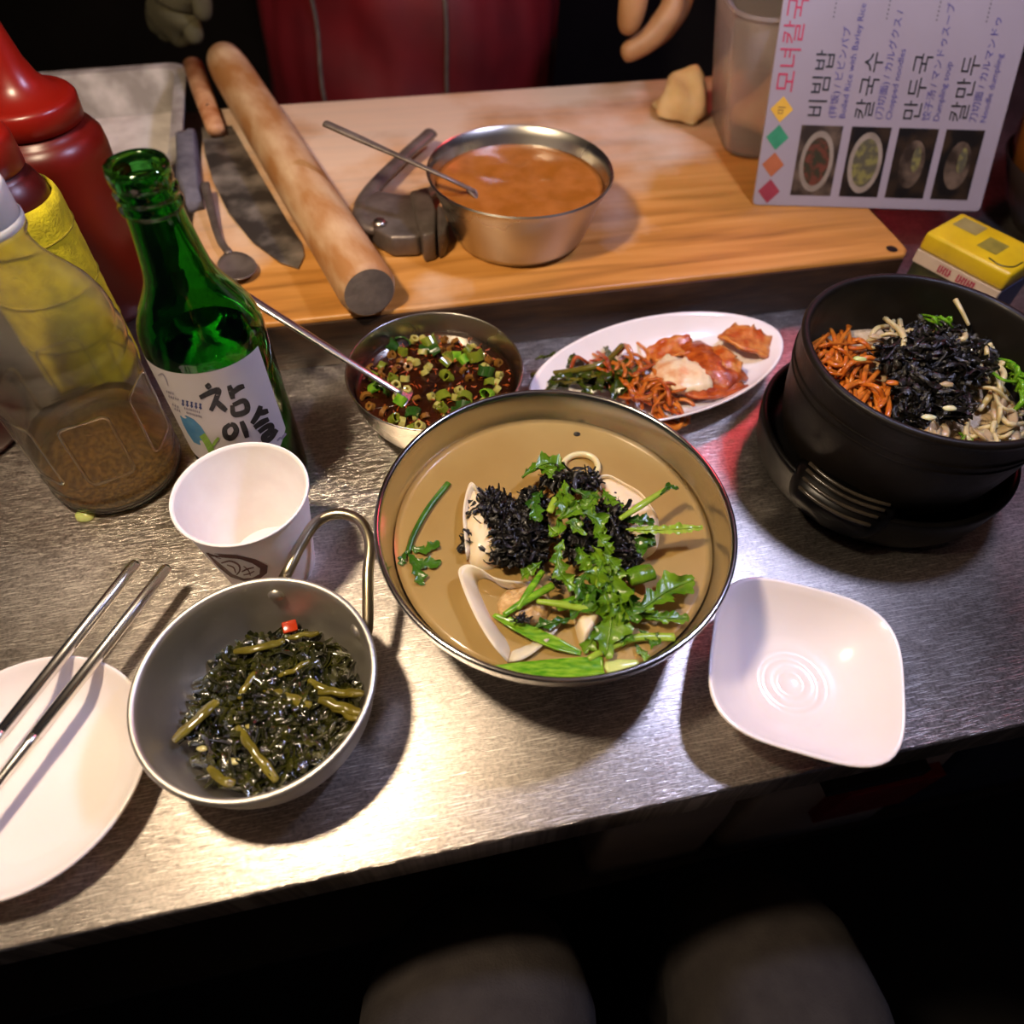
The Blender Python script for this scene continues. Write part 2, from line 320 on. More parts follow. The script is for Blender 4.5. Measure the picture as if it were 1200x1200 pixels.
M = dict(
    counter=counter_steel(), board=board_wood(),
    dark_wood=mat('dark_wet_wood', '#2a1b10', 0.42, '#3c2817', 30, bump=0.2, stretch=(1, 6, 6)),
    steel=mat('polished_steel', (0.66, 0.65, 0.62, 1), 0.17, (0.58, 0.57, 0.54, 1), 14, metal=1.0, rvar=0.05, bump=0.03, bscale=160, bdist=0.0005),
    satin=mat('satin_steel', (0.58, 0.54, 0.47, 1), 0.28, (0.50, 0.47, 0.41, 1), 10, metal=1.0, rvar=0.07, bump=0.05, bscale=220, bdist=0.0004),
    bright=mat('bright_steel', (0.82, 0.80, 0.77, 1), 0.25, metal=1.0),
    alu=mat('worn_aluminium', (0.74, 0.70, 0.63, 1), 0.46, (0.66, 0.62, 0.55, 1), 25, metal=1.0, rvar=0.08, bump=0.08, bscale=260, bdist=0.0005),
    brass=mat('dull_brass_wire', (0.58, 0.50, 0.33, 1), 0.28, (0.50, 0.44, 0.31, 1), 40, metal=1.0),
    iron=mat('dull_grey_metal', '#857a72', 0.42, '#655a52', 45, metal=0.6, bump=0.3, bscale=120),
    white=mat('white_melamine', '#ece4e2', 0.16, '#e6dcda', 12, coat=0.35, sss=0.15, sssr=(0.004, 0.003, 0.0025)),
    paper=mat('white_paper', '#f1ecea', 0.62, '#ebe4e2', 60, bump=0.05, sss=0.2, sssr=(0.003, 0.002, 0.002)),
    paperd=mat('paper_print_brown', '#5a2a22', 0.6, '#6b352b', 80),
    pin=mat('rolling_pin_wood', '#a06e3e', 0.62, '#d6bc98', 26.0, 8, 0.40, 0.82, stretch=(1.6, 1.6, 0.55), bump=0.12),
    pin_flour=mat('floury_end_grain', '#5f5349', 0.8, '#7b6c5e', 70, bump=0.2),
    flour=mat('flour', '#ded6d0', 0.95, '#c9c0ba', 60, bump=0.5, bscale=250),
    flour_steel=mat('flour_dusted_steel', '#8d8680', 0.6, '#c4bdb8', 22, 8, 0.42, 0.62, metal=0.15, bump=0.2, bscale=150),
    knife=mat('floury_blade', '#4b443f', 0.4, '#b3a79b', 26, 8, 0.46, 0.72, metal=0.5, bump=0.1),
    handle=mat('orange_wood_handle', '#8a4a1c', 0.5, '#c89a72', 40, 6, 0.4, 0.75, bump=0.2),
    rag=mat('blue_grey_rag', '#3d3c4a', 0.9, '#6a6872', 40, bump=0.5),
    red_plastic=mat('red_squeeze_plastic', '#5e0f06', 0.33, '#540c05', 14, sss=0.15, sssr=(0.02, 0.003, 0.002)),
    red_dark=mat('dark_red_squeeze_plastic', '#400a06', 0.36, '#360805', 12, sss=0.2, sssr=(0.01, 0.002, 0.001)),
    red_cap=mat('red_cap_plastic', '#7d1409', 0.30, '#701008', 14, sss=0.12, sssr=(0.02, 0.003, 0.002)),
    yellow_cloth=mat('yellow_fleece', '#c2b312', 0.95, '#a39611', 130, 6, bump=0.7, bscale=600, bdist=0.0012),
    yellow_seam=mat('yellow_seam', '#8a7d10', 0.95, '#6f650d', 130, bump=0.6),
    pet=mat('hazy_pet_plastic', (0.97, 0.94, 0.84, 1), 0.14, trans=0.97, ior=1.13, bump=0.03, bscale=60),
    petcap=mat('milky_cap', '#c9c6c2', 0.45, '#b5b0aa', 30, sss=0.3),
    oil=mat('pale_yellow_liquid', (0.93, 0.83, 0.58, 1), 0.08, trans=0.95, ior=1.2),
    sediment=mat('sesame_sediment', '#86642a', 0.6, '#c9a052', 420, 3, 0.42, 0.62, bump=0.8, bscale=500),
    green_glass=mat('green_glass', (0.07, 0.46, 0.07, 1), 0.02, trans=1.0, ior=1.5),
    spirit=mat('clear_spirit', (0.55, 0.85, 0.55, 1), 0.0, trans=1.0, ior=1.33),
    label=mat('label_paper', '#c3bcbc', 0.5, '#b9b3b4', 18),
    ink=mat('black_ink', '#121110', 0.5, '#1c1a19', 50),
    ink_blue=mat('blue_ink', '#2f3a6e', 0.55, '#3a4579', 50),
    ink_grey=mat('grey_ink', '#7d7684', 0.55, '#8a8390', 50),
    ink_purple=mat('violet_ink', '#352d66', 0.55, '#423a74', 60),
    drop=mat('blue_drop_print', '#2f6f9c', 0.5, '#5b93b5', 60, 4, 0.3, 0.7),
    sprout=mat('green_print', '#6f9a2a', 0.5, '#8bb043', 60),
    ink_red=mat('red_ink', '#a5243f', 0.55, '#97203a', 50),
    laminate=mat('laminated_menu_paper', '#8c8083', 0.28, '#85797c', 8, coat=0.2),
    photo_dark=mat('photo_print_dark', '#14100d', 0.3, '#3a2a1a', 45, 6, 0.45, 0.8),
    photo_brown=mat('photo_print_brown', '#2a2018', 0.3, '#6d5a48', 60, 6, 0.4, 0.8),
    photo_bowl=mat('photo_print_bowl', '#6f6254', 0.3, '#8a7c6c', 40),
    photo_food=mat('photo_print_food', '#2e2c1c', 0.3, '#5a3022', 170, 4, 0.42, 0.6),
    photo_food2=mat('photo_print_food_yellow', '#4a4434', 0.3, '#6e6638', 170, 4, 0.42, 0.6),
    dia_red=mat('red_print', '#76202a', 0.5, '#842830', 60), dia_orange=mat('orange_print', '#8e4a20', 0.5, '#9c542a', 60),
    dia_green=mat('dark_green_print', '#1f6a44', 0.5, '#2a7a50', 60), dia_yellow=mat('yellow_print', '#b98a15', 0.5, '#c79a20', 60),
    tub=mat('clear_frosted_plastic', (0.97, 0.88, 0.84, 1), 0.20, trans=0.86, ior=1.15, bump=0.05, bscale=40),
    dough=mat('pale_dough', '#c9a875', 0.6, '#d9bd90', 30, sss=0.3, bump=0.2, bscale=60),
    stone=mat('black_stoneware', '#17120d', 0.46, '#0f0b08', 60, spec=0.3, rvar=0.08, bump=0.12, bscale=180),
    black_plastic=mat('black_melamine', '#070606', 0.34, '#090808', 40, spec=0.25, rvar=0.06, bump=0.04, bscale=150),
    rib=mat('worn_melamine_rib', '#2b2620', 0.25, '#38322a', 90),
    carton_yellow=mat('yellow_carton', '#c9a80e', 0.42, '#b3950c', 30),
    carton_white=mat('white_carton', '#b9a48e', 0.5, '#ac9883', 30),
    carton_dark=mat('dark_green_carton', '#20200f', 0.45, '#3c3a14', 60, 4, 0.5, 0.7),
    carton_blue=mat('blue_carton', '#39405e', 0.45, '#30375a', 30),
    carton_pink=mat('pink_flower_print', '#b5564e', 0.5, '#c87062', 160),
    carton_olive=mat('olive_print', '#6d6420', 0.5, '#857a2c', 90), carton_grey=mat('grey_print', '#7c6f3a', 0.5, '#8a7d48', 90),
    jar=mat('brown_glazed_jar', '#6a3d12', 0.35, '#7d4a17', 12), jar_dark=mat('dark_jar_base', '#1a110a', 0.4, '#241810', 12),
    apron=mat('red_apron_cloth', '#650610', 0.62, '#4c040c', 9, 5, bump=0.25, bscale=30),
    piping=mat('grey_piping', '#5b4f46', 0.8, '#473d37', 60, bump=0.3),
    dark_cloth=mat('dark_cloth', '#14110f', 0.85, '#1c1816', 30, bump=0.3, bscale=300),
    navy_cloth=mat('navy_cloth', '#121426', 0.85, '#191b30', 30, bump=0.3),
    olive_cloth=mat('olive_sleeve', '#4d4830', 0.9, '#3f3b28', 30, bump=0.4),
    skin=mat('skin', '#a97c50', 0.5, '#94693f', 40, sss=0.25, sssr=(0.012, 0.005, 0.003), bump=0.1, bscale=140),
    hair=mat('black_hair', '#0d0b0a', 0.5, '#171412', 60, stretch=(1, 1, 0.1), bump=0.4),
    eye=mat('eye_dark', '#120c08', 0.2), lip=mat('lip', '#8a4a3c', 0.5),
    trousers=mat('dark_grey_trousers', '#2c2624', 0.9, '#36302d', 60, bump=0.4, bscale=600),
    jacket=mat('dark_jacket', '#191716', 0.8, '#211f1d', 30, bump=0.3),
    cabinet=mat('dark_cabinet_panel', '#191513', 0.6, '#221d1a', 14),
    floor=mat('dark_concrete', '#191614', 0.8, '#26221f', 6, 6, bump=0.2), wall=mat('dark_stall_wall', '#100d0c', 0.8, '#1a1614', 5, 5),
    canopy=mat('brown_canopy_cloth', '#6b5c4c', 0.9, '#5c4f42', 8),
    bag_paper=mat('printed_paper', '#a2988a', 0.7, '#b0a698', 14, bump=0.2), bag_red=mat('red_print_panel', '#7c0f12', 0.6, '#8a1517', 30),
    bag_blue=mat('blue_plastic_bag', '#1a2438', 0.5, '#22304a', 20, bump=0.4),
    shade=mat('enamel_shade', '#20241f', 0.35, '#171a17', 20), cord=mat('black_cord', '#0c0b0b', 0.6),
    # foods
    broth=mat('cloudy_broth', '#cba662', 0.26, '#dcba74', 16, 5, 0.3, 0.7, trans=0.55, ior=1.2, coat=0.9, bump=0.05, bscale=35),
    jang=mat('soy_sauce', '#1c0b04', 0.06, '#341507', 40, coat=0.5),
    paste=mat('orange_bean_paste', '#8c5218', 0.26, '#a0622a', 55, 6, bump=0.3, bscale=70, sss=0.15, sssr=(0.006, 0.003, 0.001)),
    skinw=mat('dumpling_skin', '#e6d3b2', 0.25, '#dcc6a0', 40, sss=0.5, sssr=(0.01, 0.007, 0.004), coat=0.2, bump=0.1, bscale=90),
    filling=mat('dumpling_filling', '#b08a54', 0.3, '#cfae7c', 240, 4, sss=0.2, bump=0.9, bscale=300),
    leaf=mat('green_leaf', '#3c620c', 0.26, '#668a1a', 60, 4, sss=0.12, sssr=(0.003, 0.006, 0.001), bump=0.25, bscale=260),
    leaf_dark=mat('dark_green_leaf', '#274c0d', 0.26, '#416a16', 60, 4, sss=0.1, sssr=(0.002, 0.004, 0.001), bump=0.25, bscale=260),
    stem=mat('pale_green_stem', '#7d9a2c', 0.24, '#96ae3c', 50, 4, sss=0.2, sssr=(0.004, 0.005, 0.001), bump=0.1, bscale=200),
    scallion=mat('scallion_green', '#3f7a10', 0.2, '#7aa428', 120, 3, stretch=(1, 5, 1), sss=0.2, sssr=(0.004, 0.006, 0.001)),
    scallion_pale=mat('scallion_pale', '#a8b860', 0.25, '#c3c884', 30, sss=0.3),
    onion=mat('translucent_onion', '#d6cba0', 0.15, '#cfc08c', 30, sss=0.5),
    seaweed=mat('black_seaweed', '#0c0a08', 0.36, '#16130d', 90, 4, bump=0.6, bscale=500, coat=0.08),
    jang_green=mat('olive_scallion', '#5c6a18', 0.2, '#7d8426', 60, sss=0.15, coat=0.2), jang_pale=mat('pale_scallion', '#a09a4c', 0.2, '#b3a860', 60, sss=0.2, coat=0.2),
    jang_dark=mat('dark_scallion', '#1c3a10', 0.2, '#2f5216', 60, coat=0.2), jang_brown=mat('soaked_scallion', '#6a4216', 0.2, '#8a6226', 60, coat=0.2),
    pan_green=mat('braised_greens', '#16180a', 0.09, '#3d3d0c', 110, 5, 0.40, 0.74, bump=0.5, bscale=320, coat=0.5),
    pan_stem=mat('braised_stem', '#544c14', 0.2, '#70661e', 60, 4, coat=0.35, bump=0.2, bscale=200),
    garlic=mat('garlic_bit', '#a39a5c', 0.25, '#b8ae70', 80), chili=mat('red_chili', '#b03214', 0.2, '#c2421c', 60, coat=0.3),
    kimchi=mat('kimchi_cabbage', '#a8470f', 0.3, '#cf8a44', 110, 6, 0.38, 0.66, sss=0.2, sssr=(0.008, 0.003, 0.001), coat=0.12, bump=0.6, bscale=220),
    kimchi_red=mat('kimchi_red_leaf', '#7d2606', 0.3, '#b85a1e', 120, 6, 0.36, 0.64, sss=0.15, coat=0.12, bump=0.7, bscale=260),
    kimchi_pale=mat('kimchi_pale_stalk', '#c9793a', 0.28, '#e3c9a2', 60, 6, 0.30, 0.52, sss=0.3, coat=0.15, bump=0.4, bscale=150),
    radish=mat('spicy_radish_strip', '#a24c10', 0.28, '#c47426', 90, 4, sss=0.2, sssr=(0.006, 0.003, 0.001), coat=0.25),
    mustard=mat('pickled_green', '#1f2b08', 0.2, '#4a5510', 70, 4, coat=0.3, bump=0.4, bscale=200),
    sprout_w=mat('bean_sprout', '#b3a071', 0.3, '#c4b588', 40, sss=0.3), mush=mat('pale_vegetable_slice', '#9c8460', 0.3, '#b09c78', 50, sss=0.3),
    rice=mat('rice', '#b39a76', 0.4, '#c4ad8a', 200, bump=0.9, bscale=260),
)

# ------------------------------------------------------------------ the place
YAW = math.radians(13.43)
CU, SU = math.cos(YAW), math.sin(YAW)
def uv(u, v, z=0.0): return Vector((u * CU - v * SU, u * SU + v * CU, z))
V_FRONT, V_BACK, U_L, U_R = 0.0785, 0.92, -0.95, 1.15
FLOOR_Z = -0.80
o = build('floor', box(-2.4, 2.6, -1.6, 3.0, FLOOR_Z - 0.05, FLOOR_Z), M['floor'], smooth=False); tag(o, 'dark concrete floor of the food stall', kind='structure')
o = build('wall_back', box(-2.4, 2.6, 2.4, 2.5, FLOOR_Z, 1.30), M['wall'], smooth=False); tag(o, 'dark back wall of the food stall', kind='structure')
o = build('ceiling', box(-2.4, 2.6, -1.6, 2.5, 1.30, 1.33), M['canopy'], smooth=False); tag(o, 'brown cloth canopy over the food stall', kind='structure')

ct = empty('steel_counter', (0, 0, FLOOR_Z), YAW, 'long brushed stainless steel counter with scratched top and folded front edge', 'counter')
Z0 = -FLOOR_Z
def cpart(name, g, mt, bv=0.0, sm=False):
    if bv: g = bevel(g, bv, 3)
    o_ = build(name, xf(g, Matrix.Translation((0, 0, Z0))), mt, ct, smooth=True)
    auto(o_, 35); return o_
cpart('worktop', box(U_L, U_R, V_FRONT, V_BACK, -0.0300, 0.0), M['counter'], 0.0018)
cpart('front_panel', box(U_L + 0.02, U_R - 0.02, V_FRONT + 0.22, V_FRONT + 0.24, -0.74, -0.031), M['cabinet'], 0.001)
cpart('shelf', box(U_L + 0.04, U_R - 0.04, V_FRONT + 0.012, V_FRONT + 0.219, -0.312, -0.302), M['cabinet'], 0.001)
for su, sv in ((U_L + 0.05, V_FRONT + 0.06), (U_R - 0.05, V_FRONT + 0.06), (U_L + 0.05, V_BACK - 0.05), (U_R - 0.05, V_BACK - 0.05)):
    cpart('leg', box(su - 0.02, su + 0.02, sv - 0.02, sv + 0.02, FLOOR_Z, -0.0305), M['satin'], 0.002)

# ------------------------------------------------------------------ hanging lamps
def pendant(name, pos, col, power, label, ztop=1.30):
    t = empty(name, pos, 0, label, 'lamp')
    e = emit(name + '_glow', col, power)
    prof = smooth_prof([(0.0, -0.034), (0.016, -0.030), (0.027, -0.014), (0.030, 0.004), (0.024, 0.024), (0.015, 0.042), (0.013, 0.052)], 4)
    build('bulb', lathe(prof, 24), e, t)
    build('socket', lathe([(0, 0.098), (0.012, 0.097), (0.018, 0.09), (0.018, 0.053), (0.0, 0.052)], 24), M['cord'], t)
    build('socket_collar', lathe([(0.0185, 0.060), (0.024, 0.056), (0.0245, 0.053), (0.0185, 0.053)], 32), M['shade'], t)
    build('cord', tube([(0, 0, 0.097), (0.002, 0, 0.4), (0, 0, ztop - pos[2])], 0.003, 8), M['cord'], t)
    return t
pendant('pendant_lamp', LAMP_A, LAMP_A_COL, LAMP_A_POW, 'bare warm bulb in a black socket hanging above the handled pan')
pendant('pendant_lamp', LAMP_B, LAMP_B_COL, LAMP_B_POW, 'bare cool white bulb in a black socket hanging above the black bowl')
t = empty('red_lantern', (0.50, 1.02, 0.76), 0, 'glowing red lantern hanging over the far side of the counter', 'lantern')
lp = [(0.0, -0.09), (0.03, -0.09), (0.055, -0.07)]
for i in range(9):
    a = i / 8; z = -0.07 + 0.14 * a; r = 0.055 + 0.02 * math.sin(math.pi * a)
    lp += [(r, z), (r - 0.004, z + 0.004)]
lp += [(0.03, 0.09), (0.0, 0.09)]
build('lantern_skin', lathe(lp, 32), emit('red_lantern_glow', (1.0, 0.045, 0.075), RED_POW), t)
build('lantern_cap', lathe([(0, 0.105), (0.032, 0.105), (0.034, 0.091), (0, 0.091)], 24), M['cord'], t)
build('cord', tube([(0, 0, 0.104), (0, 0, 0.4), (0, 0, 0.54)], 0.003, 8), M['cord'], t)

# ------------------------------------------------------------------ chopping board and what lies on it
BZ = 0.043
bo = uv(-0.145, 0.4455)
board = empty('chopping_board', bo, YAW, 'large floury wooden chopping board with a dark front face on the steel counter', 'chopping board')
pl = [(0, 0.003), (0.584, 0.003), (0.590, 0.010), (0.591, 0.03), (0.591, 0.372), (0.0, 0.372)]
o = build('board_slab', bevel(prism(pl, 0.0002, BZ), 0.0025, 3), M['board'], board); auto(o, 35)
o = build('front_strip', bevel(box(0.0, 0.582, 0.0, 0.0029, 0.0002, BZ - 0.003), 0.0008, 2), M['dark_wood'], board); auto(o, 35)
hp = board.matrix_basis.inverted() @ at(1045, 292, BZ)
build('knot_hole', lathe([(0, 0.0), (0.0042, 0.0), (0.0048, 0.0004), (0.0042, 0.0006), (0, 0.0003)], 16), M['stone'], board).location = hp

def orient(o, a, b, up=(0, 0, 1)):
    """local +Z along a->b, origin at a"""
    z = (b - a).normalized(); x = Vector(up).cross(z).normalized(); y = z.cross(x)
    mm = Matrix((x, y, z)).transposed().to_4x4(); mm.translation = a; o.matrix_basis = mm; return o

# rolling pin
pr = 0.0215
pa, pb = at(264, 72, BZ + pr), at(433, 343, BZ + pr)
Lp = (pb - pa).length
pin = empty('rolling_pin', label='thick light wooden rolling pin dusted with flour lying across the chopping board', cat='rolling pin')
orient(pin, pa, pb)
build('pin_body', lathe([(0.0, 0.0), (0.016, 0.0005), (0.0195, 0.004), (pr - 0.0005, 0.03), (pr, Lp * 0.5), (pr, Lp - 0.006), (pr - 0.002, Lp - 0.0006), (pr - 0.003, Lp)], 40), M['pin'], pin)
build('end_face', lathe([(pr - 0.003, Lp), (pr - 0.006, Lp + 0.0003), (0, Lp + 0.0004)], 40), M['pin_flour'], pin)

# flour tray
tz = 0.046
c0, c1 = at(214, 74, tz), at(206, 190, tz)
dv = (c1 - c0).normalized(); du = Vector((dv.y, -dv.x, 0))          # du points left
if du.x > 0: du = -du
hw, hl = 0.135, (c1 - c0).length * 0.5 + 0.004
tc_ = (c0 + c1) * 0.5 + du * (hw - 0.004); tc_.z = 0
tray = empty('flour_tray', tc_, math.atan2(-du.y, -du.x), 'shallow rectangular steel tray dusted white with flour beside the rolling pin', 'tray')
def rr3(hx, hy, r, z): return [(x, y, z) for x, y in rrect(hx, hy, r)]
tr = [rr3(hw - 0.022, hl - 0.022, 0.018, 0.0), rr3(hw - 0.012, hl - 0.012, 0.02, tz - 0.004), rr3(hw, hl, 0.022, tz - 0.003), rr3(hw, hl, 0.022, tz),
      rr3(hw - 0.003, hl - 0.003, 0.02, tz + 0.001), rr3(hw - 0.012, hl - 0.012, 0.018, tz - 0.001), rr3(hw - 0.022, hl - 0.022, 0.014, 0.004), ]
o = build('tray_pan', loft(tr), M['flour_steel'], tray); auto(o, 50)
fl_v, fl_f = [], []
nx, ny = 26, 22
for j in range(ny + 1):
    for i in range(nx + 1):
        x = -1 + 2 * i / nx; y = -1 + 2 * j / ny
        e = max(0, 1 - x ** 4) * max(0, 1 - y ** 4)
        hgt = 0.0046 + e * (0.003 + 0.018 * max(0, -y * 0.6 + 0.35 - abs(x - 0.1) * 0.4) + 0.004 * nz((x * 2, y * 2, 0), 1.5) + 0.0012 * nz((x * 9, y * 9, 3)))
        fl_v.append((x * (hw - 0.0245), y * (hl - 0.0245), max(hgt, 0.0044)))
for j in range(ny):
    for i in range(nx):
        a = j * (nx + 1) + i; fl_f.append((a, a + 1, a + nx + 2, a + nx + 1))
o = build('flour_pile', (fl_v, fl_f), M['flour'], None); o.location = tc_; o.rotation_euler = tray.rotation_euler
tag(o, 'loose heap of white flour inside the rectangular steel tray', 'flour', kind='stuff')

# knife
kz = BZ + 0.0012
kp = [at(px, py, kz) for px, py in ((236, 150), (272, 148), (302, 200), (336, 258), (354, 285), (357, 300), (350, 315), (330, 309), (296, 284), (268, 250), (250, 214), (240, 180))]
kc = kp[0].copy(); kc.z = BZ
kn = empty('kitchen_knife', kc, 0, 'broad kitchen knife with a flour-smeared blade lying beside the rolling pin', 'knife')
o = build('blade', bevel(prism([(p.x - kc.x, p.y - kc.y) for p in kp], 0.0003, 0.0022), 0.0006, 2), M['knife'], kn); auto(o, 40)
h0, h1 = at(253, 152, BZ + 0.011), at(226, 76, BZ + 0.011)
build('handle', tube([h0 - kc, (h0 * 0.5 + h1 * 0.5) - kc, h1 - kc], [0.0085, 0.010, 0.0105], 14, flat=0.75), M['handle'], kn)
for f in (0.25, 0.7):
    q = h0.lerp(h1, f) - kc; q.z += 0.0062
    o = build('rivet', lathe([(0, 0.0012), (0.0018, 0.0008), (0.0022, 0.0), (0.0, -0.0005)], 12), M['steel'], kn); o.location = q
# folded rag
rg = [at(px, py, BZ) for px, py in ((210, 168), (232, 162), (236, 205), (240, 246), (222, 250), (211, 222))]
rc = sum(rg, Vector()) / len(rg)
rv, rf = [], []
for k in range(7):
    f = 1 - 0.10 * (k > 3) * (k - 3); z = [0.0004, 0.004, 0.008, 0.010, 0.012, 0.0135, 0.014][k]
    for i in range(36):
        a = i / 36 * len(rg); i0 = int(a); p = rg[i0].lerp(rg[(i0 + 1) % len(rg)], a - i0) - rc
        w_ = 1 + 0.06 * nz((i * 0.6, k * 0.8, 5))
        rv.append((p.x * f * w_, p.y * f * w_, z + 0.0015 * (k > 0) * nz((p.x * 120, p.y * 120, k), 1)))
o = build('kitchen_rag', loft([rv[i * 36:(i + 1) * 36] for i in range(7)]), M['rag']); o.location = (rc.x, rc.y, BZ)
tag(o, 'small blue-grey floury rag folded beside the kitchen knife', 'rag')
# dark serving spoon lying on the board
def spoon(name, label, cat, bowl_c, neck, end, bw, bl, rad, mt, dirv, tilt=0.0, group=None, lift=0.0):
    base = Vector(bowl_c); t_ = empty(name, base, 0, label, cat, group)
    d = Vector(dirv).normalized(); s_ = Vector((-d.y, d.x, 0)).normalized(); nrm = s_.cross(d)
    if nrm.z < 0: nrm = -nrm
    V, Fc = [], []; nr, ns = 6, 24
    for side in (0, 1):
        for j in range(nr + 1):
            f = j / nr
            for i in range(ns):
                a = 2 * math.pi * i / ns
                wx = bl * math.cos(a) * (1.0); wy = bw * math.sin(a) * (1 + 0.15 * math.cos(a))
                dep = -bw * 0.32 * (1 - f * f) - (0.0012 if side else 0)
                V.append(d * (wx * f) + s_ * (wy * f) + nrm * (dep + bw * 0.32 + 0.0012))
    n1 = (nr + 1) * ns
    for j in range(nr):
        for i in range(ns):
            k = (i + 1) % ns
            Fc.append((j * ns + i, (j + 1) * ns + i, (j + 1) * ns + k, j * ns + k))
            Fc.append((n1 + j * ns + i, n1 + j * ns + k, n1 + (j + 1) * ns + k, n1 + (j + 1) * ns + i))
    for i in range(ns):
        k = (i + 1) % ns; Fc.append((nr * ns + i, n1 + nr * ns + i, n1 + nr * ns + k, nr * ns + k))
    build('spoon_bowl', (V, Fc), mt, t_)
    a0 = -d * bl * 0.97 + nrm * (bw * 0.32 + 0.0008)
    pts = spline([a0, Vector(neck) - base, Vector(end) - base], 8)
    build('handle', tube(pts, rad, 10, flat=0.45), mt, t_)
    return t_
sb = at(279, 318, BZ + 0.001)
se = at(240, 215, BZ + 0.014)
sd = (sb - at(262, 288, BZ + 0.001)); sd.z = 0
spoon('serving_spoon', 'dull dark metal serving spoon lying on the chopping board behind the green bottle', 'spoon', sb, at(255, 275, BZ + 0.006), se, 0.0145, 0.020, [0.0035, 0.0028, 0.004], M['iron'], sd)

# pot gripper pliers
gz = BZ
gc = at(470, 275, gz)
gr = empty('bowl_gripper', gc, 0, 'grey metal bowl gripper pliers with curved handles beside the steel pot', 'pliers')
def gp(px, py, z=0.012): return at(px + 5, py, gz + z) - gc
g1 = spline([gp(449, 270, 0.014), gp(424, 262, 0.014), gp(422, 238, 0.014), gp(440, 212, 0.014), gp(468, 184, 0.014), gp(500, 156, 0.016)], 8)
build('curved_handle', tube(g1, [0.0075, 0.009, 0.0085, 0.0075, 0.0068, 0.0065, 0.007], 12, flat=0.62), M['iron'], gr)
g2 = spline([gp(452, 262, 0.010), gp(474, 245, 0.010), gp(500, 226, 0.010), gp(523, 207, 0.010)], 8)
build('straight_handle', tube(g2, [0.0070, 0.0068, 0.0062, 0.0055], 12, flat=0.6), M['iron'], gr)
hd = [gp(px, py, 0) for px, py in ((424, 258), (440, 247), (470, 252), (497, 250), (505, 262), (502, 290), (486, 302), (456, 303), (436, 292), (424, 276))]
o = build('head', bevel(prism([(p.x, p.y) for p in hd], 0.001, 0.019), 0.003, 3), M['iron'], gr); auto(o, 45)
j1 = [gp(px, py, 0) for px, py in ((478, 256), (499, 250), (508, 278), (507, 305), (493, 309), (486, 290))]
o = build('fixed_jaw', bevel(prism([(p.x, p.y) for p in j1], 0.0005, 0.0245), 0.002, 2), M['iron'], gr); auto(o, 45)
j2 = [gp(px, py, 0) for px, py in ((509, 268), (516, 270), (522, 288), (518, 300), (510, 306), (509, 288))]
o = build('moving_jaw', bevel(prism([(p.x, p.y) for p in j2], 0.0005, 0.0215), 0.002, 2), M['iron'], gr); auto(o, 45)
o = build('pivot_rivet', lathe([(0, 0.0035), (0.004, 0.003), (0.0055, 0.0012), (0.0058, 0.0)], 20), M['satin'], gr); o.location = gp(440, 262, 0.0195)

# steel pot with bean paste sauce
def ring_bowl(name, c, prof, mt, label, cat, seg=64, part='bowl_wall'):
    o_ = build(name, lathe(prof, seg), mt); o_.location = c; auto(o_, 60); return tag(o_, label, cat)
SR = 0.0735
sc_ = Vector((-0.003, 0.549, BZ))
pot_prof = [(0, 0.0), (0.046, 0.0), (0.052, 0.002), (0.056, 0.008), (0.0645, 0.034), (0.0705, 0.049), (0.0725, 0.0535), (0.0738, 0.055), (0.0730, 0.0562), (0.0715, 0.0552),
            (0.0695, 0.049), (0.0633, 0.034), (0.0548, 0.009), (0.050, 0.0035), (0.045, 0.002), (0, 0.002)]
ring_bowl('sauce_pot', sc_, pot_prof, M['satin'], 'flared stainless steel pot of orange bean paste on the chopping board', 'pot')
def liquid(name, c, zl, rl, zb, rb, mt, label, cat, amp=0.0008, seg=64, nr=14, seed=1.0, stuff=False, fs=60):
    V, Fc = [], []
    for j in range(nr + 1):
        r = rl * j / nr
        for i in range(seg):
            a = 2 * math.pi * i / seg; x, y = r * math.cos(a), r * math.sin(a)
            f = 1 - (j / nr) ** 6
            V.append(Vector((x, y, zl + f * amp * (nz((x * fs, y * fs, seed)) + 0.4 * nz((x * fs * 3, y * fs * 3, seed + 4))))))
    for j in range(nr):
        for i in range(seg):
            k = (i + 1) % seg
            if j == 0: Fc.append((i, seg + i, seg + k)) if False else None
            Fc.append((j * seg + i, (j + 1) * seg + i, (j + 1) * seg + k, j * seg + k))
    b = len(V)
    for i in range(seg):
        a = 2 * math.pi * i / seg; V.append(Vector((rb * math.cos(a), rb * math.sin(a), zb)))
    for i in range(seg):
        k = (i + 1) % seg; Fc.append((nr * seg + i, b + i, b + k, nr * seg + k))
    Fc.append(tuple(b + seg - 1 - i for i in range(seg)))
    o_ = build(name, (V, Fc), mt); o_.location = c
    return tag(o_, label, cat)
liquid('bean_paste', sc_, 0.0435, 0.0665, 0.012, 0.0535, M['paste'], 'thick orange-brown bean paste filling the steel pot on the board', 'sauce', 0.0022, fs=45)
sa = at(556, 224, BZ + 0.046); sn = at(512, 203, BZ + 0.0615); sE = at(382, 145, BZ + 0.078)
t = empty('sauce_spoon', sa, 0, 'thin steel spoon standing in the orange bean paste with its handle over the rim', 'spoon')
build('handle', tube(spline([sa - sa, sn - sa, (sn * 0.45 + sE * 0.55) - sa, sE - sa], 8), [0.0028, 0.0028, 0.0032, 0.0048, 0.0050], 10, flat=0.5), M['iron'], t)
dd = (sa - sn).normalized()
sbw = [(-0.006, 0.003), (0.0, 0.0065), (0.010, 0.0125), (0.022, 0.0150), (0.034, 0.0120), (0.041, 0.004)]
rings = []
ss_ = Vector((-dd.y, dd.x, 0)).normalized(); nn = ss_.cross(dd); nn = nn if nn.z > 0 else -nn
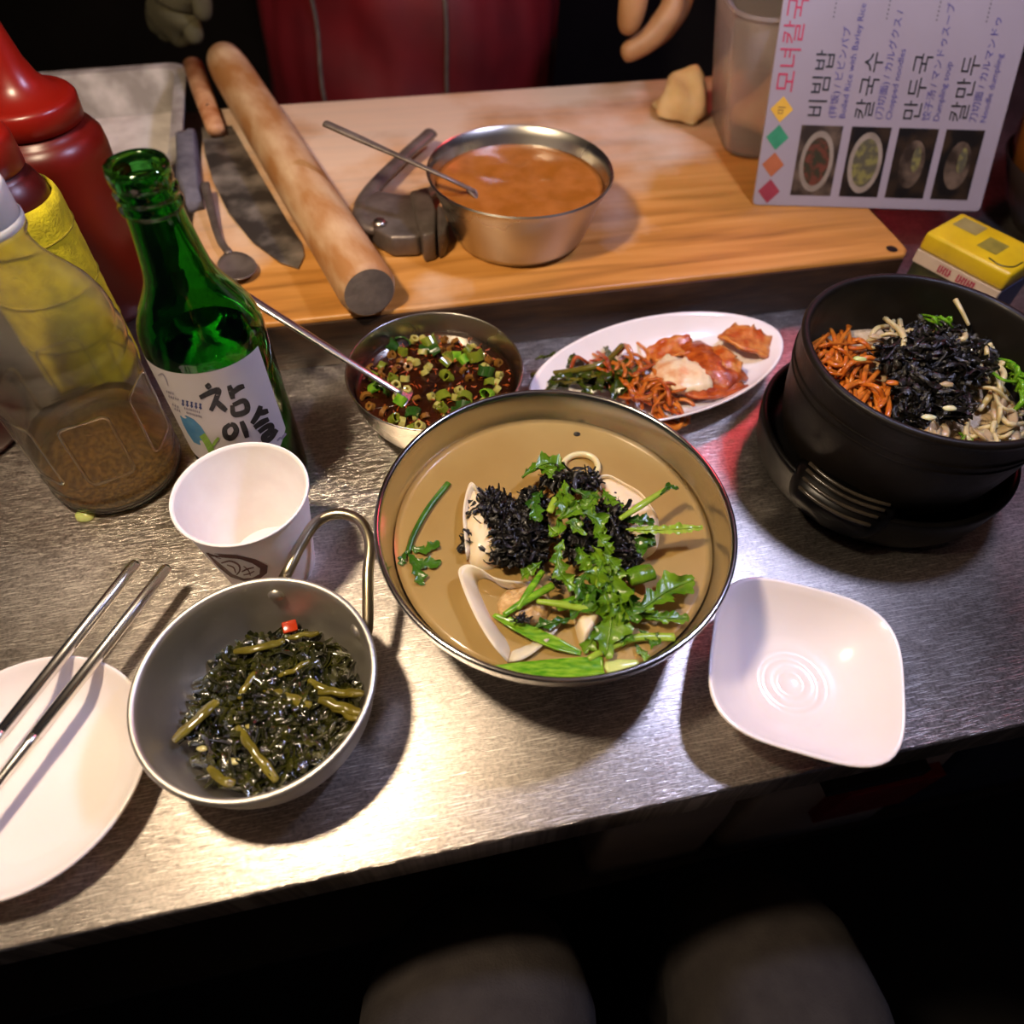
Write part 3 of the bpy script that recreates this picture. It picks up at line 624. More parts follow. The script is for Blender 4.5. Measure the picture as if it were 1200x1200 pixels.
for x, w_ in sbw:
    rings.append([dd * x + ss_ * (w_ * math.cos(2 * math.pi * k / 16)) + nn * (0.0016 * math.sin(2 * math.pi * k / 16) - 0.25 * w_) for k in range(16)])
build('spoon_bowl', loft(rings), M['iron'], t)

# ------------------------------------------------------------------ menu, tub, dough, carton, jar
MW, ML = 0.205, 0.297
lean = math.radians(29.0)
mb = at(882, 240, BZ + 0.0006)
mm = Matrix.Translation(mb) @ Matrix.Rotation(math.radians(0.6), 4, 'Z') @ Matrix.Rotation(math.pi / 2 - lean, 4, 'X')
menu = empty('menu_board', label='laminated white menu sheet turned on its side leaning against the clear tub', cat='menu')
menu.matrix_basis = mm
def mp_(g, z, mt, name, sm=False):
    return build(name, xf(g, Matrix.Translation((0, 0, z))), mt, menu, smooth=sm)
o = build('sheet', bevel(prism([(x + MW / 2, y + ML / 2) for x, y in rrect(MW / 2, ML / 2, 0.004)], -0.0022, 0.0), 0.0004, 1), M['laminate'], menu); auto(o, 30)
def quad(x0, x1, y0, y1): return [Vector((x0, y0, 0)), Vector((x1, y0, 0)), Vector((x1, y1, 0)), Vector((x0, y1, 0))], [(0, 1, 2, 3)]
def disc(cx, cy, rx, ry, n=28): return [Vector((cx + rx * math.cos(2 * math.pi * i / n), cy + ry * math.sin(2 * math.pi * i / n), 0)) for i in range(n)], [tuple(range(n))]
ph = [(0.032, 0.068), (0.0755, 0.110), (0.1165, 0.151), (0.1575, 0.191)]
for i, (x0, x1) in enumerate(ph):
    mp_(quad(x0, x1, 0.009, 0.064), 0.0003, M[('photo_brown', 'photo_dark', 'photo_dark', 'photo_dark')[i]], 'menu_photo')
    cx = (x0 + x1) / 2
    mp_(disc(cx, 0.036, 0.0145, 0.024), 0.0005, M[('photo_bowl', 'photo_bowl', 'photo_dark', 'photo_dark')[i]], 'printed_bowl')
    mp_(disc(cx, 0.036, 0.011, 0.019), 0.0007, M[('photo_food', 'photo_food2', 'photo_food2', 'photo_food')[i]] if i < 2 else M['photo_brown'], 'printed_food')
    if i > 1: mp_(disc(cx + 0.003, 0.040, 0.004, 0.010), 0.0009, M['photo_food2'], 'printed_garnish')
def diamond(cx, cy, r): return [Vector((cx, cy - r, 0)), Vector((cx + r, cy, 0)), Vector((cx, cy + r, 0)), Vector((cx - r, cy, 0))], [(0, 1, 2, 3)]
for i, k in enumerate(('dia_red', 'dia_orange', 'dia_green', 'dia_yellow')):
    mp_(diamond(0.0125, 0.0115 + i * 0.0212, 0.0098), 0.0004, M[k], 'printed_diamond')
rot90 = Matrix.Rotation(math.pi / 2, 4, 'Z')
def word(body, x, y, size, mt, sp=1.0):
    g = text_geo(body, size, sp)
    return mp_(xf(g, Matrix.Translation((x, y, 0)) @ rot90), 0.0005, mt, 'lettering')
word('미', 0.0165, 0.071, 0.0075, M['ink'])
word('모녀칼국수', 0.023, 0.087, 0.019, M['ink_red'], 0.98)
for nm, x, sp in (('비빔밥', 0.052, 1.12), ('칼국수', 0.093, 1.12), ('만두국', 0.134, 1.12), ('칼만두', 0.1745, 1.12)):
    word(nm, x, 0.069, 0.0175, M['ink'], sp)
for i, (a, b) in enumerate((('(拌饭) / ビビンパプ', 'Boiled Rice with Barley Rice'), ('(刀切面) / カルグクス /', 'Chopped noodles'), ('饺子汤 / マンドゥスープ', 'Dumpling soup'), ('刀切面 / カルマンドゥ', 'Noodle dumpling'))):
    x = (0.0605, 0.1005, 0.1415, 0.182)[i]
    word(a, x, 0.0695, 0.0078, M['ink_purple'])
    word(b, x + 0.0085, 0.0695, 0.0072, M['ink_purple'])
    for k in range(40):
        pass
    dots = join(*[disc(ph[i][0] + 0.011, 0.142 + 0.003 * k, 0.0005, 0.0008, 6) for k in range(44)])
    mp_(dots, 0.0005, M['ink'], 'dotted_leader')

# translucent tub behind the menu, dough beside it
tb = Vector((0.276, 0.748, BZ))
tub = empty('plastic_tub', tb, math.radians(2), 'translucent frosted plastic tub with rounded corners standing behind the leaning menu', 'tub')
trr = []
for hx, hy, r, z in ((0.078, 0.052, 0.02, 0.0), (0.082, 0.055, 0.022, 0.004), (0.104, 0.062, 0.028, 0.118), (0.108, 0.066, 0.03, 0.119), (0.108, 0.066, 0.03, 0.122),
                     (0.102, 0.060, 0.026, 0.120), (0.080, 0.053, 0.02, 0.006), (0.076, 0.050, 0.018, 0.003)):
    trr.append(rr3(hx, hy, r, z))
o = build('tub_wall', loft(trr), M['tub'], tub); auto(o, 60)
def blob(c, rx, ry, rz, amp, seed, mt, name, label=None, cat=None, group=None, parent=None, nu=28, nv=16, fs=1.6, flatb=0.15):
    V, Fc = [], []
    for j in range(nv + 1):
        th = math.pi * j / nv
        for i in range(nu):
            a = 2 * math.pi * i / nu
            d = Vector((math.sin(th) * math.cos(a), math.sin(th) * math.sin(a), math.cos(th)))
            k = 1 + amp * nz(d * fs, 1, seed)
            z = d.z * k
            if z < 0: z *= flatb
            V.append(Vector((d.x * rx * k, d.y * ry * k, z * rz)))
    zmin = min(v.z for v in V)
    for v in V: v.z -= zmin
    for j in range(nv):
        for i in range(nu):
            k = (i + 1) % nu; Fc.append((j * nu + i, (j + 1) * nu + i, (j + 1) * nu + k, j * nu + k))
    o_ = build(name, (V, Fc), mt, parent); o_.location = c
    return tag(o_, label, cat, group) if label else o_
blob(Vector((0.185, 0.8, BZ)) - Vector((0.022, 0.012, 0)), 0.030, 0.030, 0.034, 0.35, 3.1, M['dough'], 'dough_lump', 'pale yellow lump of dough on the board beside the clear tub', 'dough')
blob(Vector((0.270, 0.745, BZ + 0.0065)), 0.060, 0.034, 0.045, 0.3, 8.2, M['dough'], 'dough_lump', 'pale lump of dough lying inside the translucent tub', 'dough')

# tea carton
kz_ = 0.076
fl, fr, bl = at(1086, 271, kz_), at(1180, 319, kz_), at(1116, 246, kz_)
ex = (fr - fl); cwid = ex.length; ex.normalize(); ey = Vector((-ex.y, ex.x, 0)); cdep = 0.050
car = empty('tea_carton', (fl.x, fl.y, 0), math.atan2(ex.y, ex.x), 'small carton with a yellow lid, white band and dark flowered front beside the black bowl', 'carton')
cwid += 0.004
o = build('carton_body', bevel(box(0.001, cwid - 0.001, 0.001, cdep - 0.001, 0.0002, 0.050), 0.0012, 2), M['carton_dark'], car); auto(o, 40)
build('white_band', bevel(box(0.0002, cwid - 0.0002, 0.0002, cdep - 0.0002, 0.0502, 0.061), 0.0006, 1), M['carton_white'], car, smooth=False)
o = build('lid', bevel(box(0, cwid, 0, cdep, 0.0612, kz_), 0.0028, 3), M['carton_yellow'], car); auto(o, 40)
build('side_panel', box(cwid - 0.0008, cwid + 0.0003, 0.003, cdep - 0.003, 0.001, 0.060), M['carton_blue'], car, smooth=False)
def front(g, mt, nm): return build(nm, xf(g, Matrix.Translation((0, 0.0006, 0)) @ Matrix.Rotation(math.pi / 2, 4, 'X')), mt, car, smooth=False)
pet_ = []
for k in range(10):
    a = 2 * math.pi * k / 10; pet_.append(disc(0.011 + 0.006 * math.cos(a), 0.031 + 0.006 * math.sin(a), 0.0036, 0.0036, 12))
fv = join(disc(0.011, 0.031, 0.0055, 0.0055, 16))
front(fv, M['carton_pink'], 'flower_centre').location = (0, -0.0006, 0)
for q in pet_: front(q, M['carton_pink'], 'flower_petal').location = (0, -0.0003, 0)
for (x0, x1) in ((0.030, 0.040), (0.043, 0.050), (0.055, 0.066)):
    front(quad(x0, x1, 0.030, 0.047), M['carton_olive'], 'leaf_print').location = (0, -0.0003, 0)
for x0, n_ in ((0.022, 5), (0.038, 7)):                      # two short red words, too blurred to read
    gl = []
    for k in range(n_):
        x = x0 + 0.0022 * k; gl.append(quad(x, x + 0.0012, 0.0525, 0.0585))
        gl.append(quad(x, x + 0.0020, 0.0525 + 0.0022 * (k % 3), 0.0535 + 0.0022 * (k % 3)))
    front(join(*gl), M['ink_red'], 'lettering').location = (0, -0.0011, 0)
build('printed_panel', quad(0.006, 0.026, 0.026, 0.044), M['carton_grey'], car, smooth=False).location = (0, 0, kz_ + 0.0002)
build('printed_panel', quad(0.034, 0.050, 0.014, 0.034), M['carton_olive'], car, smooth=False).location = (0, 0, kz_ + 0.0002)
build('tuck_slot', tube(spline([(cwid - 0.022, 0.006, 0), (cwid - 0.012, 0.004, 0), (cwid - 0.005, 0.010, 0), (cwid - 0.004, 0.022, 0)], 6), 0.0007, 6), M['carton_dark'], car).location = (0, 0, kz_)

# brown jar at the far right
jc = Vector((0.545, 0.665, 0.0))
jar = empty('brown_jar', jc, 0, 'brown glazed jar with a dark rim standing behind the yellow carton', 'jar')
build('jar_wall', lathe(smooth_prof([(0.0, 0.0), (0.05, 0.0), (0.062, 0.02), (0.085, 0.06), (0.09, 0.10), (0.080, 0.14), (0.066, 0.16), (0.062, 0.155), (0.075, 0.138), (0.084, 0.1), (0.05, 0.01), (0, 0.008)], 4), 48), M['jar'], jar)
build('dark_foot', lathe([(0.051, 0.0), (0.064, 0.018), (0.088, 0.060), (0.0905, 0.060), (0.066, 0.016), (0.053, -0.0)], 48), M['jar_dark'], jar)

# ------------------------------------------------------------------ bottles
# soju bottle
SB = Vector((-0.1723, 0.3068, 0.0))
soju = empty('green_glass_bottle', SB, 0, 'open green glass liquor bottle with a white paper label on the counter', 'bottle')
br = 0.0325
out = [(0.0, 0.004), (0.020, 0.0025), (0.027, 0.0), (0.0305, 0.0012), (0.0322, 0.006), (br, 0.012), (br, 0.060), (br, 0.124), (0.0321, 0.128), (0.0305, 0.134), (0.0268, 0.142),
       (0.0218, 0.150), (0.0182, 0.157), (0.0165, 0.163), (0.0153, 0.171), (0.0136, 0.185), (0.0130, 0.193), (0.0130, 0.1940), (0.0146, 0.1950), (0.0148, 0.1970), (0.0138, 0.1985), (0.0136, 0.2005), (0.0143, 0.2015),
       (0.0143, 0.2035), (0.0134, 0.2045), (0.0134, 0.2065), (0.0140, 0.2075), (0.0141, 0.2130), (0.0134, 0.2148), (0.0120, 0.2150)]
inn = [(0.0105, 0.2140), (0.0100, 0.210), (0.0104, 0.193), (0.0112, 0.185), (0.0129, 0.171), (0.0141, 0.163), (0.0158, 0.156), (0.0194, 0.149), (0.0244, 0.141), (0.0281, 0.133), (0.0297, 0.127), (0.0299, 0.123), (0.0299, 0.060), (0.0299, 0.012), (0.028, 0.007), (0.018, 0.007), (0, 0.0085)]
build('bottle_glass', lathe(out + inn, 64), M['green_glass'], soju)
lz = 0.119
build('clear_liquor', lathe([(0, 0.0092), (0.018, 0.0078), (0.0272, 0.0078), (0.0293, 0.0125), (0.0293, 0.115), (0.0289, lz - 0.001), (0.0280, lz), (0, lz)], 48), M['spirit'], soju)
# label
az0, az1, lz0, lz1 = math.radians(-165), math.radians(-15), 0.048, 0.1212
LR = br + 0.00025
V, Fc = [], []
na, nz_l = 48, 4
for j in range(nz_l + 1):
    for i in range(na + 1):
        a = az0 + (az1 - az0) * i / na; z = lz0 + (lz1 - lz0) * j / nz_l
        if j == 0 and i > na - 6: z += 0.0016 * (i - na + 6)
        V.append(Vector((LR * math.cos(a), LR * math.sin(a), z)))
for j in range(nz_l):
    for i in range(na):
        a = j * (na + 1) + i; Fc.append((a, a + 1, a + na + 2, a + na + 1))
lab = build('paper_label', (V, Fc), M['label'], soju)
def on_rev(px, py, c, rfun, off):
    p = hit_rev(px, py, c, rfun)
    if p is None: return None
    q = p - c; h = Vector((q.x, q.y, 0)).normalized() * off
    return q + h
def stroke_rev(pts, w_, c, rfun, off, mt, name, parent, closed=False, taper=True):
    """a flat brush stroke laid on a surface of revolution; pts in photograph pixels"""
    P = [Vector((x, y, 0)) for x, y in pts]
    if closed: P = P + [P[0]]
    S = spline(P, 6) if len(P) > 2 else [P[0].lerp(P[1], i / 6) for i in range(7)]
    V, Fc = [], []
    n = len(S)
    for i, s in enumerate(S):
        t_ = (S[min(i + 1, n - 1)] - S[max(i - 1, 0)]).normalized(); nn_ = Vector((-t_.y, t_.x, 0))
        k = w_ * 0.5 * (1.0 if closed or not taper else (0.72 + 0.5 * math.sin(math.pi * (0.12 + 0.76 * i / (n - 1)))))
        for sg in (-1, 1):
            e = s + nn_ * (k * sg); q = on_rev(e.x, e.y, c, rfun, off)
            V.append(q if q is not None else (V[-2].copy() if len(V) > 1 else Vector()))
    for i in range(n - 1): Fc.append((2 * i, 2 * i + 1, 2 * i + 3, 2 * i + 2))
    return V, Fc
def fan_rev(pts, c, rfun, off):
    """filled outline laid on a surface of revolution, in rings so that it follows the curve"""
    n = len(pts); cx = sum(p[0] for p in pts) / n; cy = sum(p[1] for p in pts) / n
    V, Fc = [], []
    K = 5
    for k in range(K, 0, -1):
        for x, y in pts: V.append(on_rev(cx + (x - cx) * k / K, cy + (y - cy) * k / K, c, rfun, off) or V[-1].copy())
    V.append(on_rev(cx, cy, c, rfun, off))
    for k in range(K - 1):
        for i in range(n):
            j = (i + 1) % n; Fc.append((k * n + i, k * n + j, (k + 1) * n + j, (k + 1) * n + i))
    for i in range(n): Fc.append(((K - 1) * n + i, (K - 1) * n + (i + 1) % n, K * n))
    return V, Fc
lf = lambda z: LR if -0.02 < z < 0.126 else None
def z3(X, Y): return (160 + X * 0.175, 380 + Y * 0.17493)
def S3(L_): return [z3(*p) for p in L_]
BW = 5.7
chars = {
    'first_character': [[(468, 398), (492, 428)], [(424, 490), (480, 462), (546, 440), (536, 490), (498, 578)], [(530, 512), (565, 545), (602, 578)],
                        [(618, 408), (634, 455), (646, 500)], [(640, 462), (680, 428), (720, 412)], [(640, 540), (655, 602), (738, 578), (722, 512), (645, 540)]],
    'second_character': [[(628, 668), (592, 700), (600, 750), (640, 758), (668, 715), (655, 678), (628, 668)], [(702, 648), (722, 700), (741, 758)]],
    'third_character': [[(830, 545), (812, 600), (772, 665)], [(820, 598), (880, 578)], [(788, 692), (835, 658), (884, 634)],
                        [(818, 722), (860, 690), (900, 676), (896, 712), (852, 752), (862, 780), (900, 760), (938, 704)]],
}
for nm, sts in chars.items():
    gs = [stroke_rev(S3(s), BW, SB, lf, 0.00022, None, None, None) for s in sts]
    build('brush_character', join(*gs), M['ink'], lab, smooth=False)
for k in range(5):
    x = 300 + k * 29
    gs = [stroke_rev(S3([(x + 4, 506 + k * 6), (x + 20, 512 + k * 6)]), 1.2, SB, lf, 0.0002, None, None, None), stroke_rev(S3([(x + 10, 508 + k * 6), (x + 14, 546 + k * 6)]), 1.6, SB, lf, 0.0002, None, None, None),
          stroke_rev(S3([(x + 2, 532 + k * 6), (x + 22, 538 + k * 6)]), 1.2, SB, lf, 0.0002, None, None, None)]
    build('small_lettering', join(*gs), M['ink_blue'], lab, smooth=False)
gs = []
for (x0, y0, x1, y1) in ((215, 480, 290, 505), (240, 535, 290, 560), (320, 560, 430, 590), (335, 590, 440, 620), (255, 565, 300, 585), (200, 448, 255, 466)):
    n_ = int((x1 - x0) / 13)
    for k in range(n_):
        xa = x0 + (x1 - x0) * k / n_; ya = y0 + (y1 - y0) * k / n_
        gs.append(stroke_rev(S3([(xa, ya), (xa + 9, ya + 4)]), 0.9, SB, lf, 0.0002, None, None, None)); gs.append(stroke_rev(S3([(xa + 4, ya - 8), (xa + 6, ya + 10)]), 0.8, SB, lf, 0.0002, None, None, None))
build('fine_print', join(*gs), M['ink_grey'], lab, smooth=False)
build('crest_outline', stroke_rev(S3([(145, 340), (172, 330), (190, 350), (205, 385), (212, 410)]), 1.1, SB, lf, 0.0002, None, None, None), M['ink_grey'], lab, smooth=False)
build('blue_drop', fan_rev(S3([(292, 612), (335, 610), (385, 636), (430, 680), (462, 730), (456, 785), (425, 808), (385, 790), (345, 730), (312, 668)]), SB, lf, 0.00016), M['drop'], lab, smooth=False)
build('green_sprout', join(stroke_rev(S3([(440, 738), (475, 790), (505, 850)]), 7.5, SB, lf, 0.0003, None, None, None, taper=False), stroke_rev(S3([(552, 758), (532, 780), (512, 815)]), 3.0, SB, lf, 0.0003, None, None, None)), M['sprout'], lab, smooth=False)
build('corner_lettering', join(stroke_rev(S3([(940, 780), (965, 755)]), 2, SB, lf, 0.0002, None, None, None), stroke_rev(S3([(965, 770), (1000, 730)]), 2.4, SB, lf, 0.0002, None, None, None)), M['ink_grey'], lab, smooth=False)

# clear plastic bottle
PB = at(142, 552, 0)
petb = empty('clear_plastic_bottle', PB, 0, 'clear plastic bottle with a milky cap and brown sediment beside the green bottle', 'bottle')
SHX = (0.035, 0.0)
po = [(0.0, 0.004), (0.020, 0.003), (0.034, 0.0), (0.039, 0.001), (0.0415, 0.006), (0.0420, 0.012), (0.0405, 0.0155), (0.0400, 0.0165), (0.0418, 0.020), (0.0420, 0.026), (0.0405, 0.030),
      (0.0405, 0.084), (0.0418, 0.088), (0.0420, 0.094), (0.0398, 0.098), (0.0398, 0.101), (0.0420, 0.105), (0.0422, 0.112), (0.0402, 0.116), (0.0402, 0.119), (0.0410, 0.122), (0.0395, 0.130), (0.036, 0.139),
      (0.0308, 0.147), (0.0258, 0.154), (0.0218, 0.161), (0.0195, 0.168), (0.0190, 0.174), (0.0215, 0.1775), (0.0215, 0.1795), (0.0190, 0.1805), (0.0185, 0.196)]
pi = [(r - 0.0007, z) for r, z in reversed(po[4:])] + [(0.034, 0.0018), (0.02, 0.0045), (0, 0.0055)]
build('bottle_wall', lathe(po + pi, 56, shear=SHX), M['pet'], petb)
for k in range(6):                                       # pressed panels around the body
    a0 = math.radians(-118 + 60 * k); w2 = math.radians(19); pts = []
    for cx, cz, s0 in ((1, 1, 0), (-1, 1, 90), (-1, -1, 180), (1, -1, 270)):
        for q in range(5):
            t_ = math.radians(s0 + 22.5 * q); pts.append((a0 + cx * (w2 - 0.11) + 0.11 * math.cos(t_), 0.057 + cz * (0.024 - 0.005) + 0.005 * math.sin(t_)))
    P3 = [Vector((0.0408 * math.cos(a) + SHX[0] * z, 0.0408 * math.sin(a), z)) for a, z in pts]; P3.append(P3[0])
    build('pressed_panel', tube(P3, 0.0009, 6, caps=False), M['pet'], petb)
build('cap', lathe([(0.0196, 0.1815), (0.0206, 0.183), (0.0206, 0.199), (0.0198, 0.2015), (0.015, 0.2025), (0, 0.2025)], 40, shear=SHX), M['petcap'], petb)
build('cap_band', lathe([(0.0212, 0.1800), (0.0216, 0.1808), (0.0216, 0.1835), (0.0210, 0.1842)], 40, shear=SHX), M['petcap'], petb)
build('yellow_liquid', lathe([(0, 0.0062), (0.033, 0.0030), (0.038, 0.0045), (0.0398, 0.012), (0.0388, 0.0165), (0.0398, 0.021), (0.0390, 0.031), (0.0392, 0.046), (0.0, 0.046)], 48, shear=SHX), M['oil'], petb)
sv, sf = lathe([(0, 0.0068), (0.030, 0.0042), (0.0372, 0.0062), (0.0376, 0.009), (0.034, 0.0105), (0.02, 0.0115), (0, 0.011)], 48, shear=SHX)
sv = [v + Vector((0, 0, 0.004 * max(0, v.z - 0.008) / 0.01 * nz(v * 90))) for v in sv]
build('sediment', (sv, sf), M['sediment'], petb)

# red squeeze bottles
def squeeze(pos, s, shear, label, sleeve=False, body='red_plastic', sz=None):
    sz = sz or s
    t_ = empty('squeeze_bottle', pos, 0, label, 'bottle')
    q = lambda L_: [(r * s, z * sz) for r, z in L_]
    bp = q([(0, 0.002), (0.030, 0.0), (0.0385, 0.002), (0.041, 0.008), (0.0415, 0.02), (0.0415, 0.060), (0.0415, 0.118), (0.0405, 0.126), (0.036, 0.132), (0.033, 0.1335), (0.0325, 0.136), (0, 0.136)])
    build('bottle_body', lathe(bp, 56, shear=shear), M[body], t_)
    cp = q([(0.0305, 0.1362), (0.0335, 0.1375), (0.0338, 0.150), (0.0320, 0.1525), (0.0285, 0.1535), (0.0265, 0.154), (0.021, 0.157), (0.016, 0.163), (0.012, 0.173), (0.0085, 0.190), (0.0055, 0.206), (0.0042, 0.2085), (0.002, 0.2085), (0.0015, 0.20), (0, 0.20)])
    build('nozzle_cap', lathe(cp, 48, shear=shear), M['red_cap'], t_)
    if sleeve:
        V, Fc = [], []
        ns, nh = 60, 24; z0s, z1s = 0.020 * sz, 0.124 * sz
        for side in (0, 1):
            for j in range(nh + 1):
                z = z0s + (z1s - z0s) * j / nh
                for i in range(ns):
                    a = 2 * math.pi * i / ns
                    r = 0.0425 * s + (0.0035 if side == 0 else 0.0004) + (0.0006 * nz((math.cos(a) * 5, math.sin(a) * 5, z * 140)) if side == 0 else 0)
                    if side == 0 and j in (0, nh): r -= 0.0012
                    V.append(Vector((r * math.cos(a) + shear[0] * z, r * math.sin(a) + shear[1] * z, z)))
        n1 = (nh + 1) * ns
        for j in range(nh):
            for i in range(ns):
                k = (i + 1) % ns
                Fc.append((j * ns + i, j * ns + k, (j + 1) * ns + k, (j + 1) * ns + i)); Fc.append((n1 + j * ns + i, n1 + (j + 1) * ns + i, n1 + (j + 1) * ns + k, n1 + j * ns + k))
        for i in range(ns):
            k = (i + 1) % ns
            Fc.append((i, n1 + i, n1 + k, k)); Fc.append((nh * ns + i, nh * ns + k, n1 + nh * ns + k, n1 + nh * ns + i))
        build('cloth_sleeve', (V, Fc), M['yellow_cloth'], t_)
        for zz in (0.108, 0.080, 0.052):
            P3 = [Vector(((0.0425 * s + 0.0036) * math.cos(a) + shear[0] * zz * sz, (0.0425 * s + 0.0036) * math.sin(a) + shear[1] * zz * sz, zz * sz)) for a in np.linspace(0, 2 * math.pi, 49)]
            build('seam', tube(P3, 0.0007, 6, caps=False), M['yellow_seam'], t_)
    return t_
squeeze(at(128, 352, 0), 1.06, (0.055, 0.0), 'tall dark red squeeze bottle with a cone nozzle standing in front of the flour tray')
squeeze(at(130, 462, 0), 0.66, (0.01, 0.0), 'dark red squeeze bottle wrapped in a fuzzy yellow cloth sleeve', sleeve=True, body='red_dark', sz=1.24)
squeeze(at(-38, 508, 0), 1.0, (0.0, 0.0), 'dark red squeeze bottle without sleeve standing beside the clear plastic bottle', body='red_dark')

# ------------------------------------------------------------------ paper cup
PC = Vector((-0.148, 0.236, 0.0))
cupf = lambda z: (0.0258 + (0.0352 - 0.0258) * z / 0.070) if 0 <= z <= 0.070 else None
cup = empty('paper_cup', PC, 0, 'white paper cup with a brown leaf emblem beside the long-handled pan', 'cup')
cp = [(0, 0.004), (0.0245, 0.004), (0.0250, 0.0), (0.0258, 0.0002), (0.0352, 0.0700), (0.0362, 0.0702), (0.0368, 0.0712), (0.0366, 0.0724), (0.0356, 0.0728), (0.0347, 0.0720), (0.0344, 0.0705), (0.0252, 0.0055), (0, 0.0050)]
o = build('cup_wall', lathe(cp, 64), M['paper'], cup); auto(o, 50)
def zc(X, Y): return (120 + X * 0.3666, 520 + Y * 0.3667)
leafo = [zc(*p) for p in ((330, 346), (372, 350), (430, 354), (490, 368), (528, 388), (526, 412), (500, 432), (455, 438), (410, 424), (375, 396), (350, 368))]
leafi = [zc(*p) for p in ((350, 358), (390, 362), (440, 366), (480, 380), (504, 396), (502, 414), (480, 426), (452, 428), (418, 414), (386, 388))]
em = build('leaf_emblem', fan_rev(leafo, PC, cupf, 0.00035), M['paperd'], cup, smooth=False)
build('emblem_ground', fan_rev(leafi, PC, cupf, 0.00055), M['paper'], em, smooth=False)
def cs(L_, w_): return stroke_rev([zc(*p) for p in L_], w_, PC, cupf, 0.0007, None, None, None)
build('emblem_lines', join(cs([(382, 378), (410, 372), (436, 384), (440, 402), (430, 416)], 1.7), cs([(400, 384), (420, 392), (428, 410)], 1.3), cs([(446, 406), (462, 398), (484, 392)], 1.5), cs([(452, 416), (470, 412), (486, 404)], 1.3), cs([(452, 388), (466, 400), (474, 418)], 1.1), cs([(390, 392), (404, 404)], 1.2)), M['paperd'], em, smooth=False)

# ------------------------------------------------------------------ white plate, chopsticks, square dish, oval plate
PL = Vector((-0.2335, 0.1012, 0.0))
pp = [(0, 0.003), (0.026, 0.003), (0.027, 0.0), (0.031, 0.0), (0.033, 0.003), (0.048, 0.010), (0.0575, 0.0185), (0.0592, 0.0205), (0.0588, 0.0218), (0.0572, 0.0213), (0.0515, 0.0150), (0.0430, 0.0090), (0.034, 0.0066), (0, 0.0060)]
o = build('white_plate', lathe(smooth_prof(pp, 3), 72), M['white']); o.location = PL
tag(o, 'round white melamine plate with steel chopsticks laid across it', 'plate')
cz = 0.0262
def chopstick(p_tip, p_far, label):
    a = at(*p_tip, cz - 0.0); b = at(*p_far, cz - 0.0); d = (b - a).normalized(); L_ = 0.235
    t_ = empty('chopstick', (a.x, a.y, cz), 0, label, 'chopstick', 'steel chopsticks on the white plate')
    build('grip', tube([d * 0.0, d * 0.002, d * (0.105)], [0.0026, 0.0033, 0.0034], 16), M['bright'], t_)
    build('shank', tube([d * 0.1045, d * 0.110, d * L_], [0.0034, 0.0028, 0.0020], 16), M['bright'], t_)
chopstick((160, 659), (-6, 868), 'steel chopstick on the white plate, farther from the pan')
chopstick((197, 664), (-4, 920), 'steel chopstick on the white plate, closer to the pan')

# square dish: rounded square lofted from the rim down
DC = Vector((0.1585, 0.1660, 0.0))
def sq_ring(h, e, z, rot=math.radians(-15.0), n=72, sx=1.0):
    out_ = []
    for i in range(n):
        a = 2 * math.pi * i / n; c_, s_ = math.cos(a), math.sin(a)
        k = (abs(c_) ** e + abs(s_) ** e) ** (-1 / e)
        x, y = h * k * c_ * sx, h * k * s_
        out_.append((x * math.cos(rot) - y * math.sin(rot), x * math.sin(rot) + y * math.cos(rot), z))
    return out_
dr = [(0.021, 2.0, 0.0028), (0.0225, 2.0, 0.0), (0.0255, 2.0, 0.0), (0.0275, 2.2, 0.004), (0.038, 2.7, 0.013), (0.047, 3.3, 0.024), (0.0495, 3.5, 0.0290), (0.0500, 3.5, 0.0303), (0.0492, 3.5, 0.0312), (0.0478, 3.4, 0.0303),
      (0.0455, 3.2, 0.0262), (0.0365, 2.6, 0.0150), (0.0290, 2.1, 0.0085), (0.0240, 2.0, 0.0066), (0.0220, 2.0, 0.0066), (0.0205, 2.0, 0.0060), (0.0165, 2.0, 0.0058), (0.0150, 2.0, 0.0064), (0.0135, 2.0, 0.0058), (0.0085, 2.0, 0.0056), (0.0072, 2.0, 0.0062), (0.0058, 2.0, 0.0056), (0.001, 2.0, 0.0055)]
o = build('square_dish', loft([sq_ring(h, e, z) for h, e, z in dr]), M['white']); o.location = DC
tag(o, 'empty rounded square white dish on the counter beside the soup bowl', 'dish')

# boat shaped plate
oc = at(772, 438, 0.02); oc.z = 0
oa = (at(912, 386, 0.024) - at(622, 470, 0.024)); orot = math.atan2(oa.y, oa.x); oh = oa.length / 2
oc = (at(912, 386, 0.024) + at(622, 470, 0.024)) * 0.5; oc.z = 0
def boat(sx, sy, z, n=80, tip=0.0):
    out_ = []
    for i in range(n):
        a = 2 * math.pi * i / n
        x = math.cos(a); y = math.sin(a)
        yy = math.copysign(abs(y) ** 1.12, y)
        zz = z + tip * abs(x) ** 6
        out_.append((x * sx * math.cos(orot) - yy * sy * math.sin(orot), x * sx * math.sin(orot) + yy * sy * math.cos(orot), zz))
    return out_
ow = 0.0545
br_ = [(0.42, 0.40, 0.003), (0.44, 0.42, 0.0), (0.52, 0.50, 0.0), (0.55, 0.54, 0.003), (0.80, 0.80, 0.010), (0.985, 0.98, 0.0215), (1.0, 1.0, 0.0232), (0.985, 0.985, 0.0242), (0.955, 0.95, 0.0225), (0.80, 0.79, 0.0130), (0.60, 0.58, 0.0075), (0.3, 0.3, 0.0062), (0.02, 0.02, 0.006)]
o = build('boat_plate', loft([boat(oh * a, ow * b, z) for a, b, z in br_]), M['white']); o.location = oc
tag(o, 'white boat-shaped plate of kimchi and pickled greens behind the soup bowl', 'plate')

